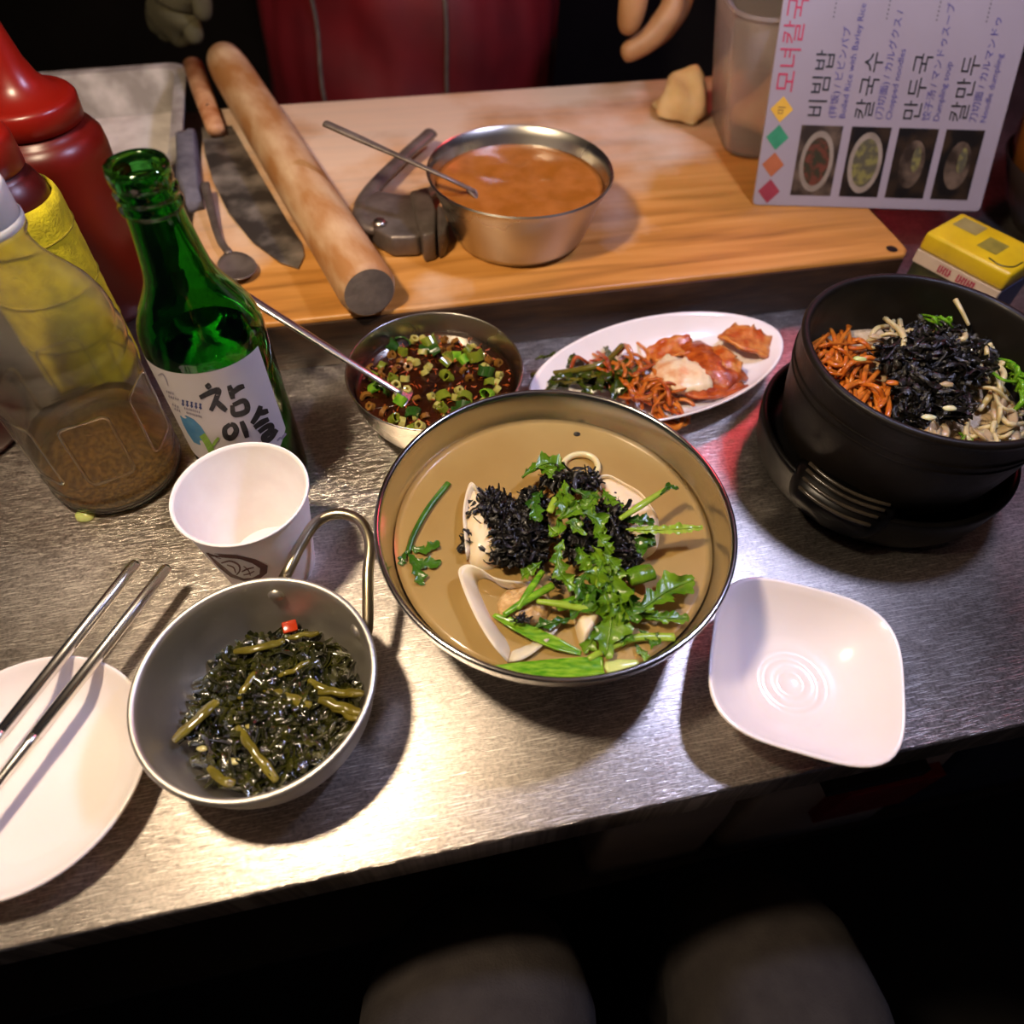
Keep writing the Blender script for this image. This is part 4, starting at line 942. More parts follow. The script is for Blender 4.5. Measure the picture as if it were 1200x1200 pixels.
# ------------------------------------------------------------------ aluminium pan with wire handle
AP = Vector((-0.1225, 0.1395, 0.0))
pan = empty('handled_pan', AP, 0, 'small aluminium pan with a wire loop handle holding braised greens', 'pan')
ap = [(0, 0.0), (0.034, 0.0), (0.042, 0.002), (0.049, 0.010), (0.0545, 0.024), (0.0563, 0.0405), (0.0570, 0.0430), (0.0588, 0.0445), (0.0590, 0.0465), (0.0575, 0.0478), (0.0555, 0.0465), (0.0545, 0.0400), (0.0528, 0.0245), (0.0475, 0.0115), (0.041, 0.0038), (0.034, 0.002), (0, 0.002)]
o = build('pan_wall', lathe(smooth_prof(ap, 3), 72), M['alu'], pan)
def lp_(px, py, z): return at(px, py, z) - AP
def wall_pt(px, py, r, z):
    q = lp_(px, py, 0.036); d = Vector((q.x, q.y, 0)).normalized(); return Vector((d.x * r, d.y * r, z))
hpts = spline([wall_pt(321, 713, 0.0572, 0.031), wall_pt(321, 713, 0.0602, 0.034), lp_(336, 672, 0.043), lp_(352, 640, 0.047), lp_(371, 612, 0.050), lp_(396, 602, 0.051), (lp_(421, 610, 0.051)), lp_(433, 635, 0.050), lp_(431, 675, 0.045), wall_pt(414, 742, 0.0605, 0.034), wall_pt(414, 742, 0.0572, 0.031)], 8)
build('wire_handle', tube(hpts, 0.0031, 12), M['brass'], pan)
for px, py in ((321, 713), (414, 742)):
    q = lp_(px, py, 0.036); d = Vector((q.x, q.y, 0)).normalized()
    o = build('rivet', lathe([(0, 0.0022), (0.003, 0.0018), (0.0044, 0.0006), (0.0048, -0.0010)], 20), M['alu'], pan)
    mm_ = (-d).to_track_quat('Z', 'Y').to_matrix().to_4x4(); mm_.translation = d * 0.0541 + Vector((0, 0, 0.0355)); o.matrix_basis = mm_
# ------------------------------------------------------------------ soup bowl
SBW = Vector((0.0238, 0.2335, 0.0))
bp_ = [(0, 0.006), (0.040, 0.006), (0.041, 0.0), (0.0455, 0.0), (0.0475, 0.005), (0.066, 0.015), (0.082, 0.029), (0.0905, 0.041), (0.0930, 0.0500), (0.0965, 0.0560), (0.0978, 0.0615), (0.0985, 0.0645), (0.0986, 0.0660), (0.0972, 0.0668), (0.0955, 0.0655),
       (0.0935, 0.0585), (0.0900, 0.048), (0.0805, 0.031), (0.0650, 0.0165), (0.0470, 0.0095), (0.03, 0.008), (0, 0.008)]
o = build('soup_bowl', lathe(smooth_prof(bp_, 3), 96), M['steel']); o.location = SBW
tag(o, 'large shiny stainless steel bowl of dumpling soup in the middle of the counter', 'bowl')
BRZ = 0.0485
liquid('broth', SBW, BRZ, 0.0896, 0.012, 0.050, M['broth'], 'cloudy golden broth filling the large steel soup bowl', 'soup', 0.0003, 96, 20, 2.0, fs=30)
# ------------------------------------------------------------------ dipping sauce bowl
JC = Vector((-0.0560, 0.3660, 0.0))
jp = [(0, 0.004), (0.030, 0.004), (0.031, 0.0), (0.034, 0.0), (0.0355, 0.004), (0.047, 0.015), (0.0555, 0.032), (0.0590, 0.047), (0.0600, 0.0505), (0.0602, 0.0515), (0.0592, 0.0518), (0.0580, 0.0470), (0.0543, 0.0325), (0.0455, 0.0165), (0.034, 0.0075), (0, 0.006)]
o = build('sauce_bowl', lathe(smooth_prof(jp, 3), 72), M['satin']); o.location = JC
tag(o, 'thin steel bowl of dark scallion soy sauce behind the soup bowl', 'bowl')
JZ = 0.0375
liquid('soy_sauce', JC, JZ, 0.0558, 0.010, 0.036, M['jang'], 'dark soy dipping sauce in the thin steel bowl', 'sauce', 0.0008, 64, 12, 5.0)
ja, jn, jE = at(470, 461, 0.0415), at(415, 427, 0.0580), at(262, 330, 0.098)
t = empty('dipping_spoon', ja, 0, 'long steel spoon resting in the scallion soy sauce', 'spoon')
build('handle', tube(spline([ja - ja, jn - ja, jE - ja], 10), [0.0022, 0.0024, 0.0030, 0.0036], 12, flat=0.55), M['bright'], t)
dd = (ja - jn).normalized(); ss_ = Vector((-dd.y, dd.x, 0)).normalized(); nn = ss_.cross(dd); nn = nn if nn.z > 0 else -nn
rings = []
for x, w_ in ((-0.006, 0.0025), (0.0, 0.005), (0.010, 0.0115), (0.020, 0.013), (0.030, 0.010), (0.035, 0.003)):
    rings.append([dd * x * 0.8 + ss_ * (w_ * math.cos(2 * math.pi * k / 16)) + nn * (0.0012 * math.sin(2 * math.pi * k / 16) - 0.2 * w_) for k in range(16)])
build('spoon_bowl', loft(rings), M['bright'], t)

# ------------------------------------------------------------------ black stone bowl on its stand
DO = Vector((0.2525, 0.3405, 0.0))
st = empty('bowl_stand', DO, 0, 'black round melamine stand with ribbed grips under the stone bowl', 'stand')
sp_ = [(0, 0.004), (0.055, 0.004), (0.057, 0.0), (0.072, 0.0), (0.077, 0.003), (0.081, 0.012), (0.0838, 0.030), (0.0832, 0.0345), (0.080, 0.0345), (0.0785, 0.031), (0.075, 0.0200), (0.060, 0.0180), (0, 0.0180)]
build('stand_ring', lathe(smooth_prof(sp_, 3), 80), M['black_plastic'], st)
def grip(az):
    a = math.radians(az); d = Vector((math.cos(a), math.sin(a), 0)); s_ = Vector((-d.y, d.x, 0))
    rg_ = []
    for rr_, hw_, z0, z1 in ((0.0765, 0.034, 0.014, 0.0425), (0.083, 0.033, 0.016, 0.0420), (0.091, 0.029, 0.018, 0.0385), (0.095, 0.024, 0.021, 0.0335)):
        ring = []
        for k in range(20):
            q = 2 * math.pi * k / 20; cx = math.copysign(abs(math.cos(q)) ** 0.5, math.cos(q)); cz_ = math.copysign(abs(math.sin(q)) ** 0.6, math.sin(q))
            off = (rr_ - 0.079) * 0 - 0.010 * (cx * hw_ / 0.034) ** 2
            ring.append(d * (rr_ + off) + s_ * (hw_ * cx) + Vector((0, 0, (z0 + z1) / 2 + (z1 - z0) / 2 * cz_)))
        rg_.append(ring)
    gpart = build('grip', loft(rg_), M['black_plastic'], st)
    for k in range(4):
        rr_ = 0.0800 + 0.0050 * k; zt = (0.0430, 0.0422, 0.0400, 0.0368)[k]; hw_ = 0.026 - 0.001 * k
        pts = [d * (rr_ - 0.010 * (x * hw_ / 0.034) ** 2) + s_ * (x * hw_) + Vector((0, 0, zt)) for x in np.linspace(-1, 1, 9)]
        build('grip_rib', tube(pts, 0.0013, 8), M['rib'], gpart)
grip(-128); grip(52)
dl = empty('stone_bowl', DO + Vector((0, 0, 0.0182)), 0, 'heavy black stone bowl of rice and vegetables on its black stand', 'bowl')
dp = [(0, 0.0), (0.056, 0.0), (0.064, 0.004), (0.070, 0.014), (0.0745, 0.036), (0.0775, 0.062), (0.0785, 0.0775), (0.0795, 0.0805), (0.0785, 0.0828), (0.0760, 0.0830), (0.0742, 0.0810), (0.0732, 0.073), (0.0705, 0.045), (0.065, 0.018), (0.053, 0.010), (0, 0.009)]
build('bowl_wall', lathe(smooth_prof(dp, 3), 88), M['stone'], dl)
for zz, rr_ in ((0.0640, 0.0778), (0.0580, 0.0772)):
    build('raised_band', lathe([(rr_ - 0.001, zz - 0.0014), (rr_ + 0.0008, zz), (rr_ - 0.001, zz + 0.0014)], 88), M['stone'], dl)

# ------------------------------------------------------------------ food helpers
def leaf_geo(pts, W, lobes=4, depth=0.5, n=56, cup=0.25, wav=0.0016, seed=0.0, tilt=0.0):
    """pinnate leaf along a 3D spine: toothed edge, half, rib, half, toothed edge"""
    S = spline(pts, max(6, n // max(1, len(pts) - 1)))
    n = len(S); V, Fc = [], []
    for i, s in enumerate(S):
        t_ = i / (n - 1)
        d = (S[min(i + 1, n - 1)] - S[max(i - 1, 0)]).normalized()
        sd_ = Vector((-d.y, d.x, 0)).normalized()
        sd_ = (sd_ + Vector((0, 0, tilt + 0.5 * nz((t_ * 2.5, seed, 1.0))))).normalized()
        env = (0.30 + 0.70 * t_ ** 0.8) * (1 - max(0.0, t_ - 0.72) / 0.28 * 0.75) if t_ < 0.999 else 0.05
        for sg in (-1, -0.5, 0, 0.5, 1):
            ph_ = lobes * t_ ** 0.9 + (0.37 if sg > 0 else 0) + 0.12 * nz((t_ * 5, sg, seed))
            saw = 0.5 + 0.5 * math.cos(2 * math.pi * ph_)
            lb = 1 - depth * saw ** 1.3 if abs(sg) == 1 else 1 - depth * 0.5 * saw
            if abs(sg) == 1: lb *= 1 - 0.22 * (0.5 + 0.5 * math.cos(2 * math.pi * ph_ * 3.0)) + 0.12 * nz((t_ * 30, sg * 3, seed))
            wd = W * env * lb
            fw_ = d * (W * 0.55 * abs(sg) * lb * (1 - 0.6 * t_))
            z = cup * W * abs(sg) * env * (1 + nz((t_ * 3, sg * 2, seed + 3))) + wav * nz((s.x * 260, s.y * 260, sg * 2 + seed), 1.0) * (abs(sg) + 0.3)
            V.append(s + sd_ * (wd * sg) + fw_ + Vector((0, 0, z)))
    for i in range(n - 1):
        for k in range(4):
            a = i * 5 + k; Fc.append((a, a + 1, a + 6, a + 5))
    return V, Fc
def flakes(n, where, size, mt, name, label, cat, seed, z_amp=1.0, thick=False):
    """one heap of crumpled scraps; where() gives a random centre"""
    rr_ = random.Random(seed); V, Fc = [], []
    for _ in range(n):
        c_ = where(rr_); a = rr_.uniform(0, 2 * math.pi); el = rr_.uniform(-0.9, 0.9)
        d = Vector((math.cos(a) * math.cos(el), math.sin(a) * math.cos(el), 0.7 * math.sin(el) * z_amp)).normalized()
        s_ = d.cross(Vector((rr_.uniform(-1, 1), rr_.uniform(-1, 1), rr_.uniform(0.2, 1)))).normalized()
        nn_ = s_.cross(d); L_ = size * rr_.uniform(0.5, 1.5); wd = size * rr_.uniform(0.18, 0.5); m_ = 4; b = len(V)
        cur = rr_.uniform(-1.2, 1.2); tw = rr_.uniform(-1, 1)
        for i in range(m_ + 1):
            t_ = i / m_ - 0.5
            p = c_ + d * (L_ * t_) + nn_ * (L_ * cur * (t_ * t_ - 0.1))
            ww = wd * (1 - 1.2 * abs(t_) ** 2) * rr_.uniform(0.6, 1.2)
            sv_ = (s_ + nn_ * tw * t_).normalized()
            V += [p - sv_ * ww * 0.5, p + nn_ * ww * 0.3, p + sv_ * ww * 0.5]
        for i in range(m_):
            q = b + i * 3
            Fc += [(q, q + 1, q + 4, q + 3), (q + 1, q + 2, q + 5, q + 4)]
    c0_ = sum(V, Vector()) / len(V); c0_.z = min(v.z for v in V)
    return V, Fc, c0_
def top(name, g, mt, label, cat, group=None, kind=None, sm=True, loc=None):
    v = [Vector(q) for q in g[0]]
    if loc is None:
        loc = sum(v, Vector()) / len(v); loc.z = min(q.z for q in v)
    o_ = build(name, (v, g[1]), mt, None, sm, loc)
    return tag(o_, label, cat, group, kind)
def in_ellipse(rr_, cx, cy, rx, ry, rot=0.0):
    r = math.sqrt(rr_.random()); a = rr_.uniform(0, 2 * math.pi)
    x, y = r * rx * math.cos(a), r * ry * math.sin(a)
    return cx + x * math.cos(rot) - y * math.sin(rot), cy + x * math.sin(rot) + y * math.cos(rot), r
def z5(X, Y): return 520 + X * 0.26667, 520 + Y * 0.26667
def p5(X, Y, h): x, y = z5(X, Y); return at(x, y, BRZ + h)

# ------------------------------------------------------------------ dumplings in the soup
DG = 'boiled dumplings in the soup'
def dome_geo(outline, h, base=0.0006, amp=0.10, seed=0.0, sub=4, K=9, off=(0, 0)):
    """soft cushion over an outline: outline in crop pixels, h its height above the broth"""
    O = spline([Vector((x, y, 0)) for x, y in outline + outline[:1]], sub)[:-1]; n = len(O)
    c_ = sum(O, Vector()) / n + Vector((off[0], off[1], 0)); V, Fc = [], []
    for k in range(K + 1):
        f = 1 - k / K
        for q in O:
            e = c_ + (q - c_) * max(f, 0.02)
            zz_ = base + h * (1 - f ** 2.6) * (1 + amp * nz((e.x * 0.02, e.y * 0.02, seed))) + 0.0008 * nz((e.x * 0.05, e.y * 0.05, seed + 2)) * (1 - f)
            V.append(p5(e.x, e.y, zz_))
    for q in O: V.append(p5(q.x, q.y, base) * 0.98 + p5(c_.x, c_.y, base) * 0.02 - Vector((0, 0, 0.006)))
    for k in range(K):
        for i in range(n):
            j = (i + 1) % n; Fc.append((k * n + i, k * n + j, (k + 1) * n + j, (k + 1) * n + i))
    b = (K + 1) * n
    for i in range(n):
        j = (i + 1) % n; Fc.append((b + i, b + j, j, i))
    Fc.append(tuple(b + i for i in range(n))); Fc.append(tuple(K * n + i for i in range(n)))
    return V, Fc
def wrapper_geo(path, h, centre, inset=0.16, th=0.0011, n=7, seed=0.0):
    """thin standing wrapper edge: runs along path, slopes down and inwards to the broth"""
    O = spline([Vector((x, y, 0)) for x, y in path], n); m_ = len(O); V, Fc = [], []; cols = 6
    for side in (0, 1):
        for i, q in enumerate(O):
            f = i / (m_ - 1); env = min(1.0, 0.10 + 2.4 * math.sin(math.pi * min(max(f, 0.0), 1.0)) ** 0.8)
            for k in range(cols + 1):
                g = k / cols; e = q + (Vector((centre[0], centre[1], 0)) - q) * (inset * g ** 0.8)
                z = (h * env * (1 - g) ** 0.75 + 0.0010 * nz((f * 9, g * 2, seed))) - 0.0028 * g ** 2 - (th if side else 0)
                V.append(p5(e.x, e.y, z))
    n1 = m_ * (cols + 1)
    for i in range(m_ - 1):
        for k in range(cols):
            a = i * (cols + 1) + k
            Fc.append((a, a + 1, a + cols + 2, a + cols + 1)); Fc.append((n1 + a, n1 + a + cols + 1, n1 + a + cols + 2, n1 + a + 1))
        a = i * (cols + 1); Fc.append((a, a + cols + 1, n1 + a + cols + 1, n1 + a))
    return V, Fc
def mandu(loc_, label, *parts):
    loc_ = Vector((loc_.x, loc_.y, BRZ)); t_ = empty('dumpling', loc_, 0, label, 'dumpling', DG)
    for nm, g, mt in parts: build(nm, ([v - loc_ for v in g[0]], g[1]), M[mt], t_)
mandu(p5(290, 760, 0), 'folded dumpling with an open pale wrapper edge and visible filling in the soup',
      ('filling', dome_geo([(235, 700), (270, 650), (350, 612), (430, 622), (475, 700), (450, 770), (380, 805), (300, 790), (250, 755)], 0.0062, 0.0004, 0.5, 3.0), 'filling'),
      ('wrapper_edge', wrapper_geo([(390, 606), (300, 602), (225, 588), (160, 548), (105, 530), (66, 552), (72, 600), (110, 700), (160, 800), (215, 885), (282, 962)], 0.0105, (330, 720), 0.36, seed=1.0), 'skinw'),
      ('wrapper_base', wrapper_geo([(282, 960), (350, 946), (430, 892), (490, 830), (525, 775)], 0.0030, (330, 740), 0.34, seed=2.0), 'skinw'))
mandu(p5(190, 370, 0), 'pale dumpling under the black seaweed in the soup',
      ('dumpling_body', dome_geo([(118, 172), (165, 205), (240, 290), (300, 400), (285, 470), (210, 548), (120, 530), (96, 430), (86, 300)], 0.0100, 0.0008, 0.2, 5.0), 'skinw'),
      ('wrapper_edge', wrapper_geo([(150, 190), (116, 170), (92, 240), (84, 320), (92, 430), (100, 515)], 0.0085, (210, 360), 0.34, seed=3.0), 'skinw'))
mandu(p5(820, 320, 0), 'pale dumpling beneath the pale green stems in the soup',
      ('dumpling_body', dome_geo([(684, 146), (730, 142), (800, 178), (870, 222), (935, 310), (948, 400), (930, 470), (868, 505), (810, 470), (760, 380), (705, 250)], 0.0095, 0.0008, 0.2, 7.0), 'skinw'),
      ('wrapper_edge', wrapper_geo([(684, 200), (680, 148), (725, 136), (800, 174), (870, 218), (930, 300)], 0.0060, (800, 330), 0.14, seed=4.0), 'skinw'))
mandu(p5(635, 790, 0), 'small dumpling tip showing beneath the lobed greens in the soup',
      ('dumpling_body', dome_geo([(570, 765), (615, 715), (690, 690), (708, 740), (665, 820), (612, 892), (588, 850)], 0.0085, 0.0008, 0.2, 9.0), 'skinw'))

# ------------------------------------------------------------------ greens, scallions, seaweed in the soup
GL = 'crown daisy greens on the soup'
def sprig(pts, W, lobes, label, mt='leaf', depth=0.55, seed=0.0, stem=None, tilt=0.0, cup=0.3):
    P = [p5(*p) for p in pts]
    loc = sum(P, Vector()) / len(P); loc.z = min(p.z for p in P)
    t_ = empty('greens_sprig', loc, 0, label, 'greens', GL)
    g = leaf_geo(P, W, lobes, depth, 56, cup, 0.0022, seed, tilt)
    build('leaf_blade', ([v - loc for v in g[0]], g[1]), M[mt], t_)
    SP = spline([p + Vector((0, 0, 0.0004)) for p in P], 6)
    build('leaf_rib', tube([p - loc for p in SP], [W * 0.085, W * 0.03], 6), M[mt], t_)
    if stem:
        Q = spline([p5(*p) - loc for p in stem], 6); build('stem', tube(Q, [0.0016, 0.0013], 8), M['stem'], t_)
    return t_
FIL = 'small lobed green leaf in the leafy heap on the soup'
sprig([(640, 440, 0.016), (690, 530, 0.017), (735, 640, 0.014), (735, 780, 0.008), (712, 930, 0.003)], 0.0150, 4, 'long lobed green leaf hanging down the front of the leafy heap', 'leaf', seed=1)
sprig([(820, 760, 0.008), (900, 705, 0.009), (980, 650, 0.008), (1095, 600, 0.005)], 0.0125, 3, 'broad feathery green leaf tip at the right of the leafy heap in the soup', 'leaf', seed=2)
sprig([(850, 750, 0.006), (950, 765, 0.006), (1075, 770, 0.004)], 0.0062, 3, 'narrow lobed leaf floating below the broad feathery tip', 'leaf', 0.4, 3)
sprig([(345, 150, 0.012), (400, 110, 0.014), (470, 85, 0.012), (530, 110, 0.008)], 0.0095, 4, 'lobed leaf tip at the back of the leafy heap beside the onion ring', 'leaf', seed=4)
sprig([(530, 165, 0.022), (535, 230, 0.022), (560, 300, 0.021), (600, 360, 0.02)], 0.0075, 3, 'upright green leaf at the top of the seaweed heap', 'leaf', seed=5)
sprig([(430, 210, 0.016), (400, 265, 0.018), (420, 340, 0.018)], 0.0075, 3, FIL, 'leaf_dark', seed=6)
sprig([(500, 330, 0.022), (580, 300, 0.024), (660, 330, 0.022), (700, 390, 0.018)], 0.0100, 4, FIL, 'leaf', seed=7)
sprig([(460, 360, 0.021), (490, 400, 0.022), (510, 330, 0.02)], 0.0055, 2, FIL, 'leaf', seed=8)
sprig([(560, 200, 0.02), (620, 230, 0.021), (650, 290, 0.02)], 0.0085, 3, FIL, 'leaf_dark', seed=9)
sprig([(590, 380, 0.024), (560, 350, 0.025), (620, 400, 0.024)], 0.006, 2, FIL, 'leaf', seed=10)
sprig([(525, 425, 0.023), (500, 500, 0.022), (520, 580, 0.019), (580, 640, 0.015)], 0.0080, 4, 'curled narrow leaf rising from the middle of the leafy heap', 'leaf', 0.65, 11)
sprig([(430, 520, 0.014), (380, 560, 0.012), (345, 585, 0.009)], 0.0062, 3, 'small leaf tip resting on the open dumpling', 'leaf', seed=12)
sprig([(700, 200, 0.012), (730, 250, 0.014), (770, 330, 0.016)], 0.0075, 3, FIL, 'leaf', seed=13)
sprig([(640, 560, 0.018), (600, 620, 0.016), (620, 690, 0.012), (560, 760, 0.008)], 0.0090, 3, FIL, 'leaf_dark', seed=14)
sprig([(700, 480, 0.020), (750, 540, 0.018), (770, 620, 0.013)], 0.0080, 3, FIL, 'leaf', seed=15)
sprig([(760, 620, 0.011), (800, 700, 0.010), (840, 780, 0.008)], 0.0125, 3, FIL, 'leaf_dark', seed=16)
sprig([(700, 780, 0.006), (660, 850, 0.004), (620, 915, 0.002)], 0.0065, 3, FIL, 'leaf', seed=17)
sprig([(770, 760, 0.007), (800, 820, 0.006), (780, 880, 0.004)], 0.0070, 3, FIL, 'leaf_dark', seed=18)
sprig([(880, 440, 0.012), (900, 400, 0.014), (860, 490, 0.010)], 0.0075, 2, FIL, 'leaf_dark', seed=19)
sprig([(790, 340, 0.017), (850, 340, 0.018), (920, 350, 0.016)], 0.0070, 3, FIL, 'leaf_dark', seed=20)
sprig([(600, 250, 0.021), (560, 270, 0.022), (520, 300, 0.022)], 0.0080, 3, FIL, 'leaf', seed=21)
sprig([(740, 560, 0.017), (700, 640, 0.014), (660, 700, 0.010)], 0.0090, 3, FIL, 'leaf', seed=22)
sprig([(560, 770, 0.006), (480, 790, 0.005), (400, 810, 0.003)], 0.0055, 2, FIL, 'leaf_dark', seed=23)
sprig([(860, 820, 0.003), (900, 850, 0.003), (940, 880, 0.002)], 0.0070, 2, FIL, 'leaf_dark', seed=24)
sprig([(840, 880, 0.002), (870, 920, 0.002), (900, 940, 0.001)], 0.0042, 2, FIL, 'leaf', seed=25)
for k, (x, y, h, a, W_, mt) in enumerate(((470, 130, 0.015, 0.5, 0.008, 'leaf'), (640, 260, 0.022, 2.2, 0.008, 'leaf'), (560, 300, 0.024, -0.6, 0.009, 'leaf'), (520, 260, 0.022, 1.4, 0.008, 'leaf'), (610, 500, 0.021, 1.2, 0.008, 'leaf'),
        (680, 560, 0.018, 1.9, 0.010, 'leaf'), (720, 680, 0.013, 1.3, 0.011, 'leaf'), (790, 660, 0.012, 0.6, 0.010, 'leaf'), (660, 640, 0.014, 2.4, 0.009, 'leaf_dark'), (760, 720, 0.010, 1.0, 0.010, 'leaf'), (700, 430, 0.021, 0.9, 0.008, 'leaf'))):
    L_ = 60
    sprig([(x - L_ * math.cos(a), y - L_ * math.sin(a), h - 0.002), (x, y, h + 0.001), (x + L_ * math.cos(a), y + L_ * math.sin(a), h - 0.003)], W_, 3, FIL, mt, 0.5, 40.0 + k)
# leaf floating alone at the left
def p4(X, Y, h): return at(420 + X / 2.609, 430 + Y / 2.609, BRZ + h)
P = [p4(275, 355, 0.0015), p4(215, 430, 0.002), p4(170, 510, 0.002), p4(150, 570, 0.0015)]
loc = P[1].copy(); loc.z = BRZ
t = empty('greens_sprig', loc, 0, 'dark lobed sprig floating alone at the left edge of the broth', 'greens', GL)
build('stem', tube([p - loc for p in spline(P, 6)], [0.0020, 0.0016], 8, flat=0.6), M['leaf_dark'], t)
for (x0, y0, x1, y1, x2, y2, W) in ((150, 550, 200, 560, 245, 535, 0.0055), (150, 570, 190, 600, 250, 598, 0.0060), (155, 575, 180, 620, 195, 665, 0.0058), (150, 560, 135, 585, 132, 605, 0.004)):
    g = leaf_geo([p4(x0, y0, 0.0016) - loc, p4(x1, y1, 0.0022) - loc, p4(x2, y2, 0.0012) - loc], W, 3, 0.5, 24, 0.15, 0.0012, x1)
    build('leaf_blade', g, M['leaf_dark'], t)
# stems and scallions
def stalk(pts, rad, mt, label, name='greens_strip', cat='greens', flat=0.7, group='green strips on the soup', seg=10):
    P = spline([p5(*p) for p in pts], 8)
    loc_ = sum(P, Vector()) / len(P); loc_.z = min(p.z for p in P)
    o_ = build(name, tube([p - loc_ for p in P], rad, seg, flat=flat), M[mt]); o_.location = loc_
    return tag(o_, label, cat, group)
stalk([(775, 330, 0.022), (860, 275, 0.023), (930, 230, 0.022), (985, 195, 0.02)], [0.0014, 0.0022, 0.0018, 0.0014], 'stem', 'pale green stem with a curled dark tip sticking out of the leafy heap')
sprig([(950, 225, 0.0225), (990, 190, 0.022), (1030, 200, 0.020)], 0.0046, 2, 'curled dark leaf tip on the pale stem above the broth', 'leaf_dark', 0.5, 31)
sprig([(800, 378, 0.019), (900, 380, 0.019), (1000, 378, 0.017), (1134, 368, 0.014)], 0.0052, 9, 'thick yellow-green stem pointing towards the rim of the soup bowl', 'stem', 0.16, 51, cup=0.15)
stalk([(636, 945, 0.002), (740, 890, 0.003), (850, 852, 0.003), (1012, 850, 0.002)], [0.0016, 0.0020, 0.0022, 0.0024], 'stem', 'thin curved green stem floating near the front of the soup')
stalk([(325, 725, 0.008), (380, 640, 0.011), (435, 560, 0.013)], [0.0016, 0.0020, 0.0016], 'scallion', 'thin green stem leaning over the open dumpling')
stalk([(265, 752, 0.006), (360, 690, 0.009), (480, 622, 0.012)], [0.0016, 0.0022, 0.0022], 'scallion', 'green scallion strip crossing the filling of the open dumpling')
stalk([(410, 692, 0.009), (520, 706, 0.010), (655, 732, 0.010)], [0.0014, 0.0022, 0.0022], 'stem', 'light green strip lying across in front of the leafy heap')
stalk([(500, 715, 0.008), (590, 690, 0.010), (680, 650, 0.013)], [0.0030, 0.0036, 0.0030], 'scallion', 'bright green scallion piece tucked under the leafy heap')
stalk([(490, 240, 0.022), (480, 270, 0.022), (465, 300, 0.021)], [0.0018, 0.0024, 0.002], 'stem', 'short upright stem among the black seaweed')
stalk([(640, 590, 0.016), (670, 560, 0.018), (690, 640, 0.014)], [0.0022, 0.0026, 0.0022], 'stem', 'short pale stem in the middle of the leafy heap')
stalk([(715, 982, 0.0005), (780, 975, 0.0005), (852, 964, 0.0005)], [0.0032, 0.0036, 0.002], 'scallion_pale', 'pale scallion end floating beside the wide green scallion leaf', 'scallion_piece', 'scallion', 0.4)
stalk([(815, 590, 0.010), (860, 575, 0.011), (915, 562, 0.010)], [0.0050, 0.0056, 0.0050], 'leaf', 'short wide scallion tube at the right of the black seaweed', 'scallion_piece', 'scallion', 0.6)
stalk([(845, 450, 0.010), (875, 430, 0.012), (915, 420, 0.011)], [0.004, 0.0050, 0.0045], 'leaf_dark', 'dark green scallion piece below the thick yellow-green stem', 'scallion_piece', 'scallion', 0.5)
def blade(pts, wds, label, mt='scallion', fold=0.35):
    P = spline([p5(*p) for p in pts], 8); m_ = len(P); loc_ = sum(P, Vector()) / m_; loc_.z = min(p.z for p in P)
    W_ = [float(np.interp(i / (m_ - 1), np.linspace(0, 1, len(wds)), wds)) for i in range(m_)]
    V, Fc = [], []; cs_ = (-1, -0.55, 0, 0.55, 1)
    for side in (0, 1):
        for i in range(m_):
            d = (P[min(i + 1, m_ - 1)] - P[max(i - 1, 0)]).normalized(); s_ = Vector((-d.y, d.x, 0)).normalized()
            for q in cs_:
                V.append(P[i] - loc_ + s_ * (W_[i] * q) + Vector((0, 0, fold * W_[i] * (abs(q) - 0.2) + 0.0003 * nz((i * 0.8, q, 2)) - (0.0007 if side else 0))))
    n1 = m_ * 5
    for i in range(m_ - 1):
        for k in range(4):
            a = i * 5 + k; Fc.append((a, a + 5, a + 6, a + 1)); Fc.append((n1 + a, n1 + a + 1, n1 + a + 6, n1 + a + 5))
        Fc.append((i * 5, n1 + i * 5, n1 + i * 5 + 5, i * 5 + 5)); Fc.append((i * 5 + 4, i * 5 + 9, n1 + i * 5 + 9, n1 + i * 5 + 4))
    for e in (0, (m_ - 1) * 5):
        for k in range(4): Fc.append((e + k, e + k + 1, n1 + e + k + 1, n1 + e + k))
    o_ = build('scallion_leaf', (V, Fc), M[mt]); o_.location = loc_
    return tag(o_, label, 'scallion', 'scallion leaves on the soup')
blade([(218, 752, 0.003), (300, 792, 0.004), (400, 842, 0.003), (500, 885, 0.0025), (603, 922, 0.001)], [0.0010, 0.0030, 0.0036, 0.0033, 0.0012], 'long bright green scallion leaf floating beside the open dumpling', fold=0.6)
blade([(205, 985, 0.001), (330, 992, 0.0016), (470, 990, 0.0016), (590, 985, 0.0016), (702, 982, 0.0012)], [0.0010, 0.0036, 0.0048, 0.0052, 0.0050], 'wide bright green scallion leaf floating at the front rim of the soup', fold=0.3)
# onion ring
oc_ = p5(602, 100, 0.0022)
o = build('onion_ring', tube([Vector((0.0105 * math.cos(a), 0.0098 * math.sin(a), 0.0006 * math.sin(2 * a))) for a in np.linspace(0, 2 * math.pi, 41)], 0.0019, 8, caps=False, flat=1.2), M['onion']); o.location = oc_
tag(o, 'translucent onion ring floating at the back of the soup', 'onion')
